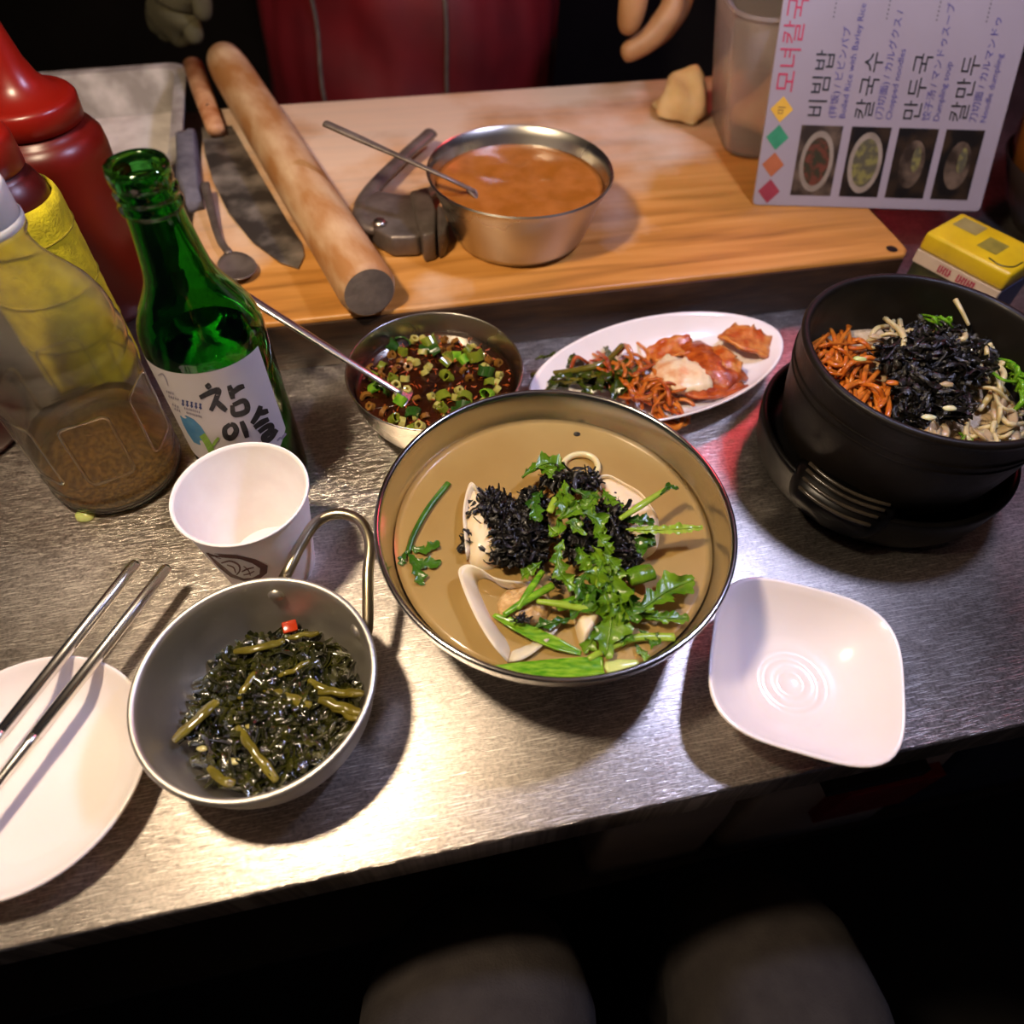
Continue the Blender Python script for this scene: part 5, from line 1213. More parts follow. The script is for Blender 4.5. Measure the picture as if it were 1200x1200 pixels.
# black seaweed heaps
EL = [(215, 300, 95, 95, 0.2, 0.013), (330, 400, 130, 130, 0.0, 0.019), (200, 440, 40, 80, 0.0, 0.008), (560, 160, 130, 50, 0.0, 0.020), (600, 430, 80, 80, 0.0, 0.021), (740, 330, 85, 85, 0.0, 0.021),
      (790, 460, 60, 100, -0.2, 0.017), (780, 540, 40, 50, 0, 0.012), (110, 420, 22, 60, 0.5, 0.006), (400, 250, 60, 60, 0, 0.016), (360, 500, 90, 40, 0, 0.012)]
def wsea(rr_):
    wts = [e[2] * e[3] for e in EL]; e = rr_.choices(EL, wts)[0]
    x, y, r = in_ellipse(rr_, e[0], e[1], e[2] * 1.02, e[3] * 1.02, e[4])
    return p5(x, y, 0.002 + e[5] * (1 - 0.7 * r * r) * rr_.uniform(0.35, 1.0))
V, Fc, c_ = flakes(1600, wsea, 0.0082, None, '', '', '', 5)
top('seaweed_shreds', (V, Fc), M['seaweed'], 'heap of crumpled black seaweed shreds on top of the soup', 'seaweed', None, 'stuff', True, c_)
def wsm(rr_):
    x, y, r = in_ellipse(rr_, *rr_.choice([(335, 770, 55, 14), (495, 600, 16, 35)]))
    return p5(x, y, 0.007 + 0.002 * rr_.random())
V, Fc, c_ = flakes(60, wsm, 0.004, None, '', '', '', 6)
top('seaweed_shreds', (V, Fc), M['seaweed'], 'few wet black seaweed shreds sticking to the green stems', 'seaweed', None, 'stuff', True, c_)
p_ = at(676, 509, BRZ)
blob(p_, 0.0022, 0.0020, 0.0010, 0.3, 2.2, M['seaweed'], 'seaweed_flake', 'single black seaweed flake floating at the back of the broth', 'seaweed', nu=12, nv=8)

# ------------------------------------------------------------------ scallions in the soy sauce
RJ = random.Random(21)
def ring_piece(ro, ri, L_, arc=2 * math.pi, squash=1.0, seed=0.0):
    seg = 14; V, Fc = [], []
    full = arc > 6.2
    n = seg if full else seg + 1
    for j in range(4):
        r = (ri, ro, ro, ri)[j]; z = (0, 0, L_, L_)[j]
        for i in range(n):
            a = arc * i / seg
            k = 1 + 0.18 * nz((math.cos(a) * 1.3, math.sin(a) * 1.3, seed + (z > 0)))
            zz = z + (0.25 * L_ * nz((math.cos(a), math.sin(a), seed + 5)) if z else 0)
            V.append(Vector((r * k * math.cos(a), r * k * squash * math.sin(a), zz)))
    for j in range(4):
        jj = (j + 1) % 4
        for i in range(seg):
            k = (i + 1) % n; Fc.append((j * n + i, j * n + k, jj * n + k, jj * n + i))
    if not full:
        Fc.append((0, n, 2 * n, 3 * n)); Fc.append((n - 1, 4 * n - 1, 3 * n - 1, 2 * n - 1))
    return V, Fc
jm = []
for k, (ro, ri, L_, mt, arc, sq) in enumerate(((0.0046, 0.0036, 0.0068, 'scallion', 6.283, 0.7), (0.0040, 0.0028, 0.0050, 'jang_green', 6.283, 0.8), (0.0036, 0.0020, 0.0040, 'jang_pale', 6.283, 0.85), (0.0058, 0.0048, 0.0080, 'jang_green', 3.6, 0.8),
        (0.0030, 0.0012, 0.0036, 'jang_pale', 6.283, 1.0), (0.0062, 0.0050, 0.0070, 'jang_dark', 2.6, 0.9), (0.0050, 0.0040, 0.0095, 'jang_dark', 6.283, 0.6), (0.0044, 0.0026, 0.0030, 'jang_brown', 3.0, 0.9), (0.0034, 0.0014, 0.0034, 'jang_brown', 6.283, 0.9))):
    me = mesh(*ring_piece(ro, ri, L_, arc, sq, k * 2.1), 'scallion_slice'); me.materials.append(M[mt]); me.polygons.foreach_set('use_smooth', [False] * len(me.polygons)); jm.append((me, ro))
KIND = ('bright green', 'olive green', 'pale green', 'wide curved olive', 'tiny pale', 'curved dark green', 'long dark green', 'brown-stained curved', 'brown-stained round')
cnt = 0; placed = []; tries = 0
while cnt < 84 and tries < 9000:
    tries += 1
    r = 0.0490 * math.sqrt(RJ.random()); a = RJ.uniform(0, 2 * math.pi)
    x, y = r * math.cos(a), r * math.sin(a)
    if math.hypot(x + 0.004, y + 0.008) < 0.018 and RJ.random() < 0.8: continue      # open pool of sauce
    if any((x - q[0]) ** 2 + (y - q[1]) ** 2 < 0.0060 ** 2 for q in placed): continue
    placed.append((x, y))
    kd = RJ.choices(range(9), (10, 14, 12, 10, 12, 10, 8, 14, 12))[0]; me, ro = jm[kd]
    o = bpy.data.objects.new('scallion_slice', me); COL.objects.link(o)
    o.location = JC + Vector((x, y, JZ + RJ.uniform(-0.0012, 0.0008)))
    o.rotation_euler = (RJ.uniform(0.3, 1.57), RJ.uniform(-0.4, 0.4), RJ.uniform(0, 6.28))
    tag(o, KIND[kd] + ' chopped scallion slice floating in the dark soy sauce', 'scallion', 'scallion slices in the soy sauce'); cnt += 1
V, Fc, c_ = flakes(260, lambda q: JC + Vector((lambda r, a: (r * math.cos(a), r * math.sin(a), JZ + 0.0012))(0.052 * math.sqrt(q.random()), q.uniform(0, 6.28))), 0.0030, None, '', '', '', 15, 0.3)
top('chili_flakes', (V, Fc), M['kimchi_red'], 'reddish brown chili and sesame flakes scattered over the soy sauce', 'chili flakes', None, 'stuff', True, c_)

# scallion bit on the counter
p_ = at(101, 605, 0)
blob(p_, 0.0062, 0.0055, 0.0042, 0.12, 1.2, M['scallion_pale'], 'scallion_bit', 'tiny pale green scallion bit lying on the counter beside the clear bottle', 'scallion', nu=18, nv=10)

# ------------------------------------------------------------------ kimchi on the boat plate
def pk(X, Y, h): return at(380 + X / 2.143, 330 + Y / 2.143, 0.0085 + h)
def slab(pts, wds, th, mt, label, name='kimchi_piece', cat='kimchi', group=None, seed=0, curl=0.3, n=6):
    P = spline([pk(*p) for p in pts], n); m_ = len(P)
    W_ = [float(np.interp(i / (m_ - 1), np.linspace(0, 1, len(wds)), wds)) for i in range(m_)]
    V, Fc = [], []; cols = 8
    for side in (0, 1):
        for i in range(m_):
            d = (P[min(i + 1, m_ - 1)] - P[max(i - 1, 0)]).normalized(); s_ = Vector((-d.y, d.x, 0)).normalized()
            for k in range(cols + 1):
                q = -1 + 2 * k / cols
                z = curl * W_[i] * q * q + 0.0026 * nz((P[i].x * 160, P[i].y * 160, q * 2 + seed)) + 0.0014 * nz((P[i].x * 420, P[i].y * 420, q * 5 + seed)) - (th if side else 0)
                V.append(P[i] + s_ * (W_[i] * q * (1 + 0.12 * nz((i * 0.7, q, seed)))) + Vector((0, 0, z)))
    n1 = m_ * (cols + 1)
    for i in range(m_ - 1):
        for k in range(cols):
            a = i * (cols + 1) + k
            Fc.append((a, a + cols + 1, a + cols + 2, a + 1)); Fc.append((n1 + a, n1 + a + 1, n1 + a + cols + 2, n1 + a + cols + 1))
    rim = [k for k in range(cols + 1)] + [i * (cols + 1) + cols for i in range(1, m_)] + [(m_ - 1) * (cols + 1) + k for k in range(cols - 1, -1, -1)] + [i * (cols + 1) for i in range(m_ - 2, 0, -1)]
    for i in range(len(rim)):
        a, b = rim[i], rim[(i + 1) % len(rim)]; Fc.append((a, b, n1 + b, n1 + a))
    return top(name, (V, Fc), M[mt], label, cat, group)
KG = 'cabbage kimchi pieces on the boat plate'
slab([(840, 200, 0.013), (900, 215, 0.017), (970, 220, 0.016)], [0.016, 0.020, 0.016], 0.004, 'kimchi_pale', 'pale fleshy kimchi stalk piece at the middle of the boat plate', group=KG, seed=1, curl=-0.25)
slab([(1010, 120, 0.014), (1060, 140, 0.016), (1120, 165, 0.012)], [0.012, 0.015, 0.012], 0.003, 'kimchi', 'flat orange kimchi piece at the pointed end of the boat plate', group=KG, seed=2, curl=0.1)
slab([(920, 150, 0.012), (980, 190, 0.019), (1040, 250, 0.014)], [0.012, 0.017, 0.013], 0.003, 'kimchi_red', 'crumpled red kimchi leaf beside the pale stalk piece', group=KG, seed=3, curl=-0.3)
slab([(900, 265, 0.008), (970, 270, 0.011), (1050, 250, 0.011)], [0.008, 0.010, 0.008], 0.003, 'kimchi_red', 'red kimchi leaf lying under the pale stalk piece', group=KG, seed=4, curl=0.2)
slab([(820, 190, 0.007), (870, 170, 0.010), (930, 160, 0.011)], [0.008, 0.011, 0.010], 0.003, 'kimchi', 'small orange kimchi piece behind the pale stalk piece', group=KG, seed=5)
slab([(990, 160, 0.018), (1020, 190, 0.020), (1050, 210, 0.016)], [0.006, 0.009, 0.007], 0.002, 'kimchi', 'narrow kimchi strip on top of the red leaf', group=KG, seed=6, curl=-0.4)
RK = random.Random(5)
for i in range(78):
    x0 = RK.uniform(700, 890); y0 = 215 + (x0 - 700) * 0.42 + RK.gauss(0, 22)
    if i < 8: x0 = RK.uniform(640, 800); y0 = RK.uniform(185, 215)
    a = RK.uniform(-0.9, 1.9); L_ = RK.uniform(35, 85); h = RK.uniform(0.003, 0.014); k = RK.uniform(-30, 30)
    P = [(x0 - L_ / 2 * math.cos(a), y0 - L_ / 2 * math.sin(a), h * 0.7), (x0 + k * math.sin(a), y0 - k * math.cos(a), h + 0.003), (x0 + L_ / 2 * math.cos(a), y0 + L_ / 2 * math.sin(a), h * 0.7)]
    S = spline([pk(*p) for p in P], 6)
    top('radish_strip', tube(S, [0.0015, 0.0017, 0.0014], 7, flat=0.6), M['radish' if i % 3 else 'kimchi_red'], 'thin spicy orange radish strip in the tangle on the boat plate', 'radish', 'spicy radish strips on the boat plate')
for i in range(3):
    cc = pk(885 - i * 10, 325 + i * 6, 0.004 + 0.002 * i)
    S = [cc + Vector((0.014 * math.cos(a) * (1 - 0.15 * i), 0.012 * math.sin(a), 0.002 * math.sin(a * 2))) for a in np.linspace(0.4 + i, 5.4 + i, 24)]
    top('radish_strip', tube(S, [0.0016, 0.0024, 0.0015], 7, flat=0.7), M['radish'], 'spicy orange radish strip curled into a loop near the soup bowl rim', 'radish', 'looped radish strips on the boat plate')
for i in range(26):
    x0 = RK.uniform(560, 770); y0 = 245 + (x0 - 560) * 0.02 + RK.gauss(0, 20); a = RK.uniform(-0.7, 0.7); L_ = RK.uniform(60, 120); h = RK.uniform(0.004, 0.013)
    if i > 16: x0 = RK.uniform(690, 770); y0 = RK.uniform(190, 290); a = RK.uniform(0.8, 2.2)
    P = [(x0 - L_ / 2 * math.cos(a), y0 - L_ / 2 * math.sin(a), h * 0.6), (x0, y0 + RK.uniform(-14, 14), h + 0.003), (x0 + L_ / 2 * math.cos(a), y0 + L_ / 2 * math.sin(a), h * 0.6)]
    g = leaf_geo([pk(*p) for p in P], RK.uniform(0.004, 0.0090), 3, 0.4, 20, 0.4, 0.002, i)
    top('pickled_leaf', g, M['mustard'], 'limp dark pickled green leaf at the covered end of the boat plate', 'pickled greens', 'pickled greens on the boat plate')
for P in ([(520, 235, 0.006), (620, 225, 0.010), (700, 205, 0.012), (748, 160, 0.013)], [(540, 260, 0.004), (620, 250, 0.008), (690, 240, 0.010)]):
    top('pickled_shoot', tube(spline([pk(*p) for p in P], 8), [0.0020, 0.0026, 0.0022], 8), M['pan_stem'], 'olive pickled stem lying over the dark pickled leaves', 'pickled greens', 'pickled stems on the boat plate')

# ------------------------------------------------------------------ braised greens in the pan
PGZ = 0.0165
V, Fc = [], []
nr_, ns_ = 30, 80
fc = Vector((0.001, -0.0005, 0))
def pan_in(z):
    return float(np.interp(z, (0.002, 0.0038, 0.0115, 0.0245, 0.040), (0.034, 0.041, 0.0475, 0.0528, 0.0545))) - 0.0012
def in_pan(p):
    r = math.hypot(p.x, p.y); m_ = pan_in(p.z)
    return Vector((p.x * m_ / r, p.y * m_ / r, p.z)) if r > m_ else p
for j in range(nr_ + 1):
    f = j / nr_
    for i in range(ns_):
        a = 2 * math.pi * i / ns_
        Rm = 0.0450 + 0.0015 * math.sin(5 * a) + 0.001 * math.sin(9 * a + 1) - 0.004 * max(0, math.cos(a - 2.7))
        x, y = fc.x + Rm * f * math.cos(a), fc.y + Rm * f * math.sin(a)
        z = 0.008 + (PGZ - 0.008 + 0.0050 * (1 - f * f)) * (1 - f ** 7) + (1 - f ** 6) * (0.0034 * nz((x * 110, y * 110, 1)) + 0.0020 * nz((x * 260, y * 260, 7)))
        V.append(in_pan(Vector((x, y, max(z, 0.0045)))))
for j in range(nr_):
    for i in range(ns_):
        k = (i + 1) % ns_; Fc.append((j * ns_ + i, (j + 1) * ns_ + i, (j + 1) * ns_ + k, j * ns_ + k))
def pg(X, Y, h=0.0):
    """pixel in the 982 px crop of the pan"""
    return AP + in_pan(at(120 + X * 0.3666, 520 + Y * 0.3667, PGZ + 0.005 + h) - AP)
b0 = len(V); 
def wpan(q):
    r = math.sqrt(q.random()); a = q.uniform(0, 6.28); Rm = 0.0435
    x, y = fc.x + Rm * r * math.cos(a), fc.y + Rm * r * math.sin(a)
    return Vector((x, y, PGZ + 0.0055 * (1 - r * r) + q.uniform(-0.001, 0.0022) - 0.004 * r ** 6))
V2, F2, _c = flakes(700, wpan, 0.0105, None, '', '', '', 33, 0.35)
V2 = [in_pan(v) for v in V2]
g = join((V, Fc), (V2, F2))
o = build('braised_greens', g, M['pan_green']); o.location = AP
tag(o, 'glossy dark braised leafy greens filling the aluminium pan', 'greens', None, 'stuff')
stems = [((225, 945, 0), (290, 890, 0.002), (370, 815, 0.001), 0.0034), ((515, 780, 0.002), (590, 805, 0.003), (665, 835, 0.001), 0.0030), ((690, 790, 0.002), (760, 790, 0.003), (835, 798, 0), 0.0026),
         ((660, 755, 0.002), (720, 785, 0.002), (800, 800, 0.002), 0.0024), ((690, 815, 0.003), (750, 835, 0.003), (825, 858, 0.001), 0.0030), ((720, 830, 0.002), (770, 855, 0.002), (815, 880, 0), 0.0024),
         ((430, 905, 0.002), (490, 990, 0.003), (555, 1075, 0), 0.0026), ((420, 665, 0.002), (500, 650, 0.003), (580, 628, 0.001), 0.0026), ((430, 815, 0.002), (460, 770, 0.003), (495, 715, 0.002), 0.0022),
         ((335, 1035, 0), (380, 1070, 0.001), (420, 1085, 0), 0.0026), ((590, 620, 0.002), (640, 610, 0.002), (690, 600, 0), 0.0020), ((560, 740, 0.003), (610, 720, 0.003), (660, 690, 0.002), 0.0018)]
for a, b, c_, r in stems:
    top('braised_stalk_piece', tube([p + Vector((0.0009 * nz(p * 220), 0.0009 * nz(p * 220, 1, 3), 0.0006 * nz(p * 260, 1, 5) - 0.0008)) for p in spline([pg(*a), pg(*b), pg(*c_)], 8)], [r * 0.62, r * 0.95, r * 0.8, r * 1.0, r * 0.7], 8, flat=0.5), M['pan_stem'], 'olive braised vegetable stalk lying on the dark greens in the pan', 'vegetable', 'braised stems in the pan')
for i, (x, y, rx) in enumerate(((475, 905, 0.0034), (320, 975, 0.0034), (420, 1015, 0.0042), (485, 730, 0.003))):
    blob(pg(x, y, -0.0012), rx * 0.85, rx * 0.45, 0.0010, 0.25, i + 1.0, M['garlic'], 'garlic_bit', 'small pale chopped garlic bit on the braised greens', 'garlic', 'garlic bits in the pan', nu=14, nv=8)
o = build('chili_piece', bevel(box(-0.004, 0.004, -0.0034, 0.0034, 0, 0.003), 0.0007, 2), M['chili']); o.location = pg(600, 588, -0.004); o.rotation_euler = (0.2, 0.1, 0.4)
tag(o, 'small square red chili piece on the braised greens in the pan', 'chili')

# ------------------------------------------------------------------ rice and vegetables in the stone bowl
DZ = 0.0182 + 0.044
liquid('rice_bed', DO, DZ, 0.0695, 0.034, 0.062, M['rice'], 'bed of mixed rice under the vegetables in the black stone bowl', 'rice', 0.004, 64, 14, 3.0, fs=60)
def pd(X, Y, h=0.0): return at(850 + X * 0.35, 220 + Y * 0.35, DZ + h)
def clampd(p, rmax=0.0680):
    q = p - DO; r = math.hypot(q.x, q.y)
    if r > rmax: q.x *= rmax / r; q.y *= rmax / r
    return DO + q
RD = random.Random(8)
def strips(n, ell, Lr, rad, mt, name, label, cat, group, hr, bend=0.35, flat=0.8, dirs=(0, 6.28)):
    for i in range(n):
        e = RD.choice(ell); x, y, r = in_ellipse(RD, *e[:5]); a = RD.uniform(*dirs); L_ = RD.uniform(*Lr); h = (hr[0] + (hr[1] - hr[0]) * (1 - r * r)) * RD.uniform(0.6, 1.0); k = RD.uniform(-bend, bend) * L_
        P = [(x - L_ / 2 * math.cos(a), y - L_ / 2 * math.sin(a), h * 0.7), (x + k * math.sin(a), y - k * math.cos(a), h + 0.003), (x + L_ / 2 * math.cos(a), y + L_ / 2 * math.sin(a), h * 0.7)]
        S = spline([clampd(pd(*p)) for p in P], 6); rr_ = rad * RD.uniform(0.8, 1.2)
        top(name, tube(S, [rr_ * 0.85, rr_, rr_ * 0.8], 7, flat=flat), M[mt], label, cat, group)
strips(95, [(400, 620, 110, 120, 0.6), (470, 720, 90, 70, 0.5), (350, 560, 60, 70, 0.3)], (80, 170), 0.0017, 'radish', 'radish_strip', 'spicy orange radish strip in the black stone bowl', 'radish', 'spicy radish strips in the stone bowl', (0.008, 0.024), 0.3, 0.7)
strips(46, [(780, 480, 120, 60, 0.4), (900, 560, 60, 120, 0.3), (560, 500, 100, 35, -0.3), (930, 740, 60, 110, 0), (850, 830, 90, 40, 0)], (70, 150), 0.0019, 'sprout_w', 'bean_sprout', 'pale bean sprout strand in the black stone bowl', 'bean sprout', 'bean sprouts in the stone bowl', (0.008, 0.024), 0.3)
strips(22, [(960, 650, 60, 70, 0), (700, 450, 60, 30, 0), (1010, 640, 60, 60, 0), (760, 850, 60, 25, 0)], (60, 120), 0.0021, 'scallion', 'green_shred', 'bright green vegetable shred in the black stone bowl', 'vegetable', 'green shreds in the stone bowl', (0.014, 0.028), 0.25, 0.5)
strips(16, [(880, 800, 90, 60, 0), (960, 780, 50, 90, 0), (700, 830, 60, 20, 0)], (60, 110), 0.0036, 'mush', 'mushroom_slice', 'soft pale brown vegetable slice in the black stone bowl', 'vegetable', 'vegetable slices in the stone bowl', (0.010, 0.020), 0.35, 0.35)
ED = [(700, 540, 150, 90, 0, 0.022), (600, 560, 90, 80, 0, 0.018), (800, 580, 100, 80, 0, 0.020), (680, 660, 130, 90, 0, 0.018), (640, 740, 80, 70, 0, 0.013), (760, 720, 70, 70, 0, 0.013)]
def wd_(q):
    e = q.choices(ED, [e[2] * e[3] for e in ED])[0]; x, y, r = in_ellipse(q, *e[:5])
    return pd(x, y, 0.012 + e[5] * (1 - 0.75 * r * r) * q.uniform(0.4, 1.0))
V, Fc, c_ = flakes(1300, wd_, 0.0100, None, '', '', '', 77)
top('seaweed_shreds', (V, Fc), M['seaweed'], 'mound of dark seaweed shreds on the rice in the black stone bowl', 'seaweed', None, 'stuff', True, c_)
for i, (x, y, mt) in enumerate(((560, 655, 'radish'), (450, 575, 'scallion_pale'), (750, 740, 'onion'), (680, 770, 'onion'), (500, 500, 'mush'), (740, 660, 'mush'))):
    blob(clampd(pd(x, y, 0.028)), 0.0042, 0.0022, 0.0014, 0.3, i * 1.3, M[mt], 'vegetable_bit', 'small vegetable bit resting on the seaweed in the stone bowl', 'vegetable', 'vegetable bits in the stone bowl', nu=14, nv=8)
P = [pd(770, 375, 0.036), pd(790, 410, 0.034), pd(815, 460, 0.028)]
top('bean_sprout', tube(spline(P, 6), [0.0016, 0.0013, 0.0010], 8), M['sprout_w'], 'single bean sprout standing up at the back of the stone bowl', 'bean sprout')

# ------------------------------------------------------------------ people
def skin_geo(J, E, root, sub=2):
    names = list(J); idx = {n: i for i, n in enumerate(names)}
    me = bpy.data.meshes.new('skin'); me.from_pydata([J[n][:3] for n in names], [(idx[a], idx[b]) for a, b in E], []); me.update()
    o_ = bpy.data.objects.new('skin', me); COL.objects.link(o_)
    md = o_.modifiers.new('skin', 'SKIN'); md.use_smooth_shade = True; md.branch_smoothing = 0.6
    sv_ = me.skin_vertices[0].data
    for n in names:
        r = J[n][3]; sv_[idx[n]].radius = (r, r) if not isinstance(r, tuple) else r; sv_[idx[n]].use_root = (n == root)
    s_ = o_.modifiers.new('sub', 'SUBSURF'); s_.levels = sub; s_.render_levels = sub
    bpy.context.view_layer.update()
    m2 = bpy.data.meshes.new_from_object(o_.evaluated_get(bpy.context.evaluated_depsgraph_get()))
    g = ([v.co.copy() for v in m2.vertices], [tuple(p.vertices) for p in m2.polygons])
    bpy.data.objects.remove(o_); bpy.data.meshes.remove(me); bpy.data.meshes.remove(m2)
    return g
def chain(J, E, prefix, start, pts):
    prev = start
    for i, p in enumerate(pts):
        n = f'{prefix}{i}'; J[n] = p; E.append((prev, n)); prev = n
    return prev
def face(parent, c, fwd, s=1.0):
    """eyes, brows, nose, mouth, ears and hair on a head centred at c that looks along fwd"""
    f = Vector(fwd).normalized(); r = f.cross(Vector((0, 0, 1))).normalized(); u = r.cross(f)
    for sg in (-1, 1):
        o_ = blob(Vector(), 0.013 * s, 0.008 * s, 0.006 * s, 0.0, 1, M['eye'], 'eye', parent=parent, nu=14, nv=8, flatb=1.0); o_.location = c + r * (0.031 * sg * s) + f * (0.083 * s) + u * 0.004 * s
        build('eyebrow', tube([c + r * (sg * 0.016 * s) + f * 0.090 * s + u * 0.022 * s, c + r * (sg * 0.032 * s) + f * 0.088 * s + u * 0.027 * s, c + r * (sg * 0.048 * s) + f * 0.078 * s + u * 0.022 * s], 0.0028 * s, 8), M['hair'], parent)
        build('ear', tube([c + r * (sg * 0.074 * s) + u * 0.022 * s, c + r * (sg * 0.083 * s) - f * 0.006 * s + u * 0.004 * s, c + r * (sg * 0.075 * s) - u * 0.026 * s], [0.009 * s, 0.012 * s, 0.007 * s], 10), M['skin'], parent)
    build('nose', tube([c + f * 0.086 * s + u * 0.010 * s, c + f * 0.098 * s - u * 0.012 * s, c + f * 0.104 * s - u * 0.026 * s, c + f * 0.088 * s - u * 0.032 * s], [0.006 * s, 0.009 * s, 0.013 * s, 0.009 * s], 12), M['skin'], parent)
    build('mouth', tube([c + r * 0.024 * s + f * 0.080 * s - u * 0.055 * s, c + f * 0.090 * s - u * 0.054 * s, c - r * 0.024 * s + f * 0.080 * s - u * 0.055 * s], [0.003 * s, 0.006 * s, 0.003 * s], 10), M['lip'], parent)
    V, Fc = [], []; nu, nv = 36, 14
    for j in range(nv + 1):
        th = math.radians(118) * j / nv
        for i in range(nu):
            a = 2 * math.pi * i / nu; d = r * (math.sin(th) * math.cos(a)) + f * (math.sin(th) * math.sin(a)) + u * math.cos(th)
            dep = d.dot(f); lim = 1.0
            p = Vector((d.dot(r) * 0.086, d.dot(f) * 0.100, d.dot(u) * 0.118)) * s
            if dep > 0.15 and p.z < 0.055 * s: p *= 0.80
            p *= 1 + 0.02 * nz((a * 4, th * 3, 1))
            V.append(c + r * p.x + f * p.y + u * p.z)
    for j in range(nv):
        for i in range(nu):
            k = (i + 1) % nu; Fc.append((j * nu + i, (j + 1) * nu + i, (j + 1) * nu + k, j * nu + k))
    build('hair', (V, Fc), M['hair'], parent)

def ring_e(cx, cy, z, rx, ry, n=40, am=0.0, sd=0.0):
    return [(cx + rx * math.cos(2 * math.pi * i / n) * (1 + am * nz((math.cos(2 * math.pi * i / n) * 2, math.sin(2 * math.pi * i / n) * 2, z * 9 + sd))), cy + ry * math.sin(2 * math.pi * i / n) * (1 + am * nz((math.cos(2 * math.pi * i / n) * 2, math.sin(2 * math.pi * i / n) * 2, z * 9 + sd + 4))), z) for i in range(n)]
def limb(J_, keys, grow, n=6, seg=24):
    P = [Vector(J_[k][:3]) for k in keys]; rr_ = [(J_[k][3] if not isinstance(J_[k][3], tuple) else min(J_[k][3])) + grow for k in keys]
    S = spline(P, n); m_ = len(S)
    rad = [float(np.interp(i / (m_ - 1), np.linspace(0, 1, len(rr_)), rr_)) * (1 + 0.05 * nz((i * 0.9, grow * 99, 1))) for i in range(m_)]
    return tube(S, rad, seg)
# ---- the cook behind the board, facing the camera
CX, CY = -0.165, 1.135
ck = empty('person', (CX, CY, FLOOR_Z), 0, 'cook in a red apron standing behind the floury chopping board', 'person')
K0 = Vector((CX, CY, FLOOR_Z))
J, E = {}, []
def W(x, y, z, r): return (x - CX, y - CY, z - FLOOR_Z, r)
J['pelvis'] = W(CX, CY, 0.10, (0.150, 0.115))
for n, z, r in (('waist', 0.24, (0.135, 0.100)), ('chest', 0.42, (0.150, 0.110)), ('upper', 0.53, (0.120, 0.085)), ('neck', 0.60, (0.055, 0.055)), ('neck2', 0.64, (0.050, 0.052)), ('jaw', 0.69, (0.058, 0.066)), ('head', 0.745, (0.074, 0.088)), ('crown', 0.80, (0.060, 0.070))):
    J[n] = W(CX, CY - (0.012 if n in ('jaw', 'head') else 0), z, r)
for a, b in zip(['pelvis', 'waist', 'chest', 'upper', 'neck', 'neck2', 'jaw', 'head'], ['waist', 'chest', 'upper', 'neck', 'neck2', 'jaw', 'head', 'crown']): E.append((a, b))
HY = 0.862                                              # depth of the visible hand
def hw_(px, py, r, y=HY): p = at_y(px, py, y); return W(p.x, p.y, p.z, r)
wl = at_y(792, -118, HY + 0.05)
chain(J, E, 'arm_l', 'upper', [W(CX + 0.15, CY, 0.52, 0.055), W(CX + 0.20, CY - 0.01, 0.45, 0.050), W(CX + 0.27, CY - 0.02, 0.28, 0.043), W(wl.x + 0.02, wl.y + 0.06, wl.z + 0.05, 0.034), W(wl.x, wl.y, wl.z, 0.026)])
J['palm'] = hw_(778, -72, 0.027, HY + 0.02); E.append(('arm_l4', 'palm'))
J['palm2'] = hw_(768, -40, 0.026, HY); E.append(('palm', 'palm2'))
chain(J, E, 'thumb', 'palm', [hw_(750, -62, 0.0165, HY - 0.01), hw_(745, -30, 0.0160, HY - 0.022), hw_(742, 10, 0.0160, HY - 0.028), hw_(733, 44, 0.0110, HY - 0.030)])
chain(J, E, 'index', 'palm2', [hw_(795, -22, 0.0150, HY - 0.004), hw_(788, 14, 0.0150, HY - 0.012), hw_(762, 46, 0.0135, HY - 0.020), hw_(727, 66, 0.0100, HY - 0.024)])
chain(J, E, 'middle', 'palm2', [hw_(806, -26, 0.0110, HY + 0.014), hw_(800, 8, 0.0108, HY + 0.010), hw_(778, 40, 0.0095, HY + 0.002), hw_(745, 62, 0.0070, HY - 0.004)])
chain(J, E, 'ring', 'palm2', [hw_(804, -30, 0.0105, HY + 0.034), hw_(799, 0, 0.0100, HY + 0.032), hw_(780, 28, 0.0088, HY + 0.024), hw_(757, 46, 0.0065, HY + 0.018)])
chain(J, E, 'little', 'palm2', [hw_(797, -36, 0.0092, HY + 0.052), hw_(793, -8, 0.0086, HY + 0.050), hw_(778, 14, 0.0076, HY + 0.044), hw_(762, 28, 0.0056, HY + 0.038)])
GY = 0.905                                              # the gloved hand on the other side
chain(J, E, 'arm_r', 'upper', [W(CX - 0.15, CY, 0.52, 0.055), W(CX - 0.20, CY - 0.01, 0.45, 0.050), W(CX - 0.26, CY - 0.03, 0.30, 0.044), hw_(212, -110, 0.034, GY + 0.05), hw_(208, -50, 0.029, GY + 0.02)])
J['rpalm'] = hw_(207, -12, 0.024, GY); E.append(('arm_r4', 'rpalm'))
for sg, nm in ((1, 'leg_l'), (-1, 'leg_r')):
    chain(J, E, nm, 'pelvis', [W(CX + sg * 0.095, CY, 0.0, 0.092), W(CX + sg * 0.10, CY, -0.18, 0.075), W(CX + sg * 0.10, CY - 0.01, -0.37, 0.056), W(CX + sg * 0.10, CY, -0.52, 0.054), W(CX + sg * 0.10, CY + 0.01, -0.71, 0.036), W(CX + sg * 0.10, CY, -0.755, 0.040), W(CX + sg * 0.105, CY - 0.13, -0.772, 0.026)])
build('body', skin_geo(J, E, 'pelvis', 2), M['skin'], ck)
def subset(keys, grow, J_=J, E_=E):
    J2 = {k: J_[k][:3] + ((tuple(q + grow for q in J_[k][3]) if isinstance(J_[k][3], tuple) else J_[k][3] + grow),) for k in keys if k in J_}
    return J2, [(a, b) for a, b in E_ if a in J2 and b in J2]
zz = lambda z: z - FLOOR_Z
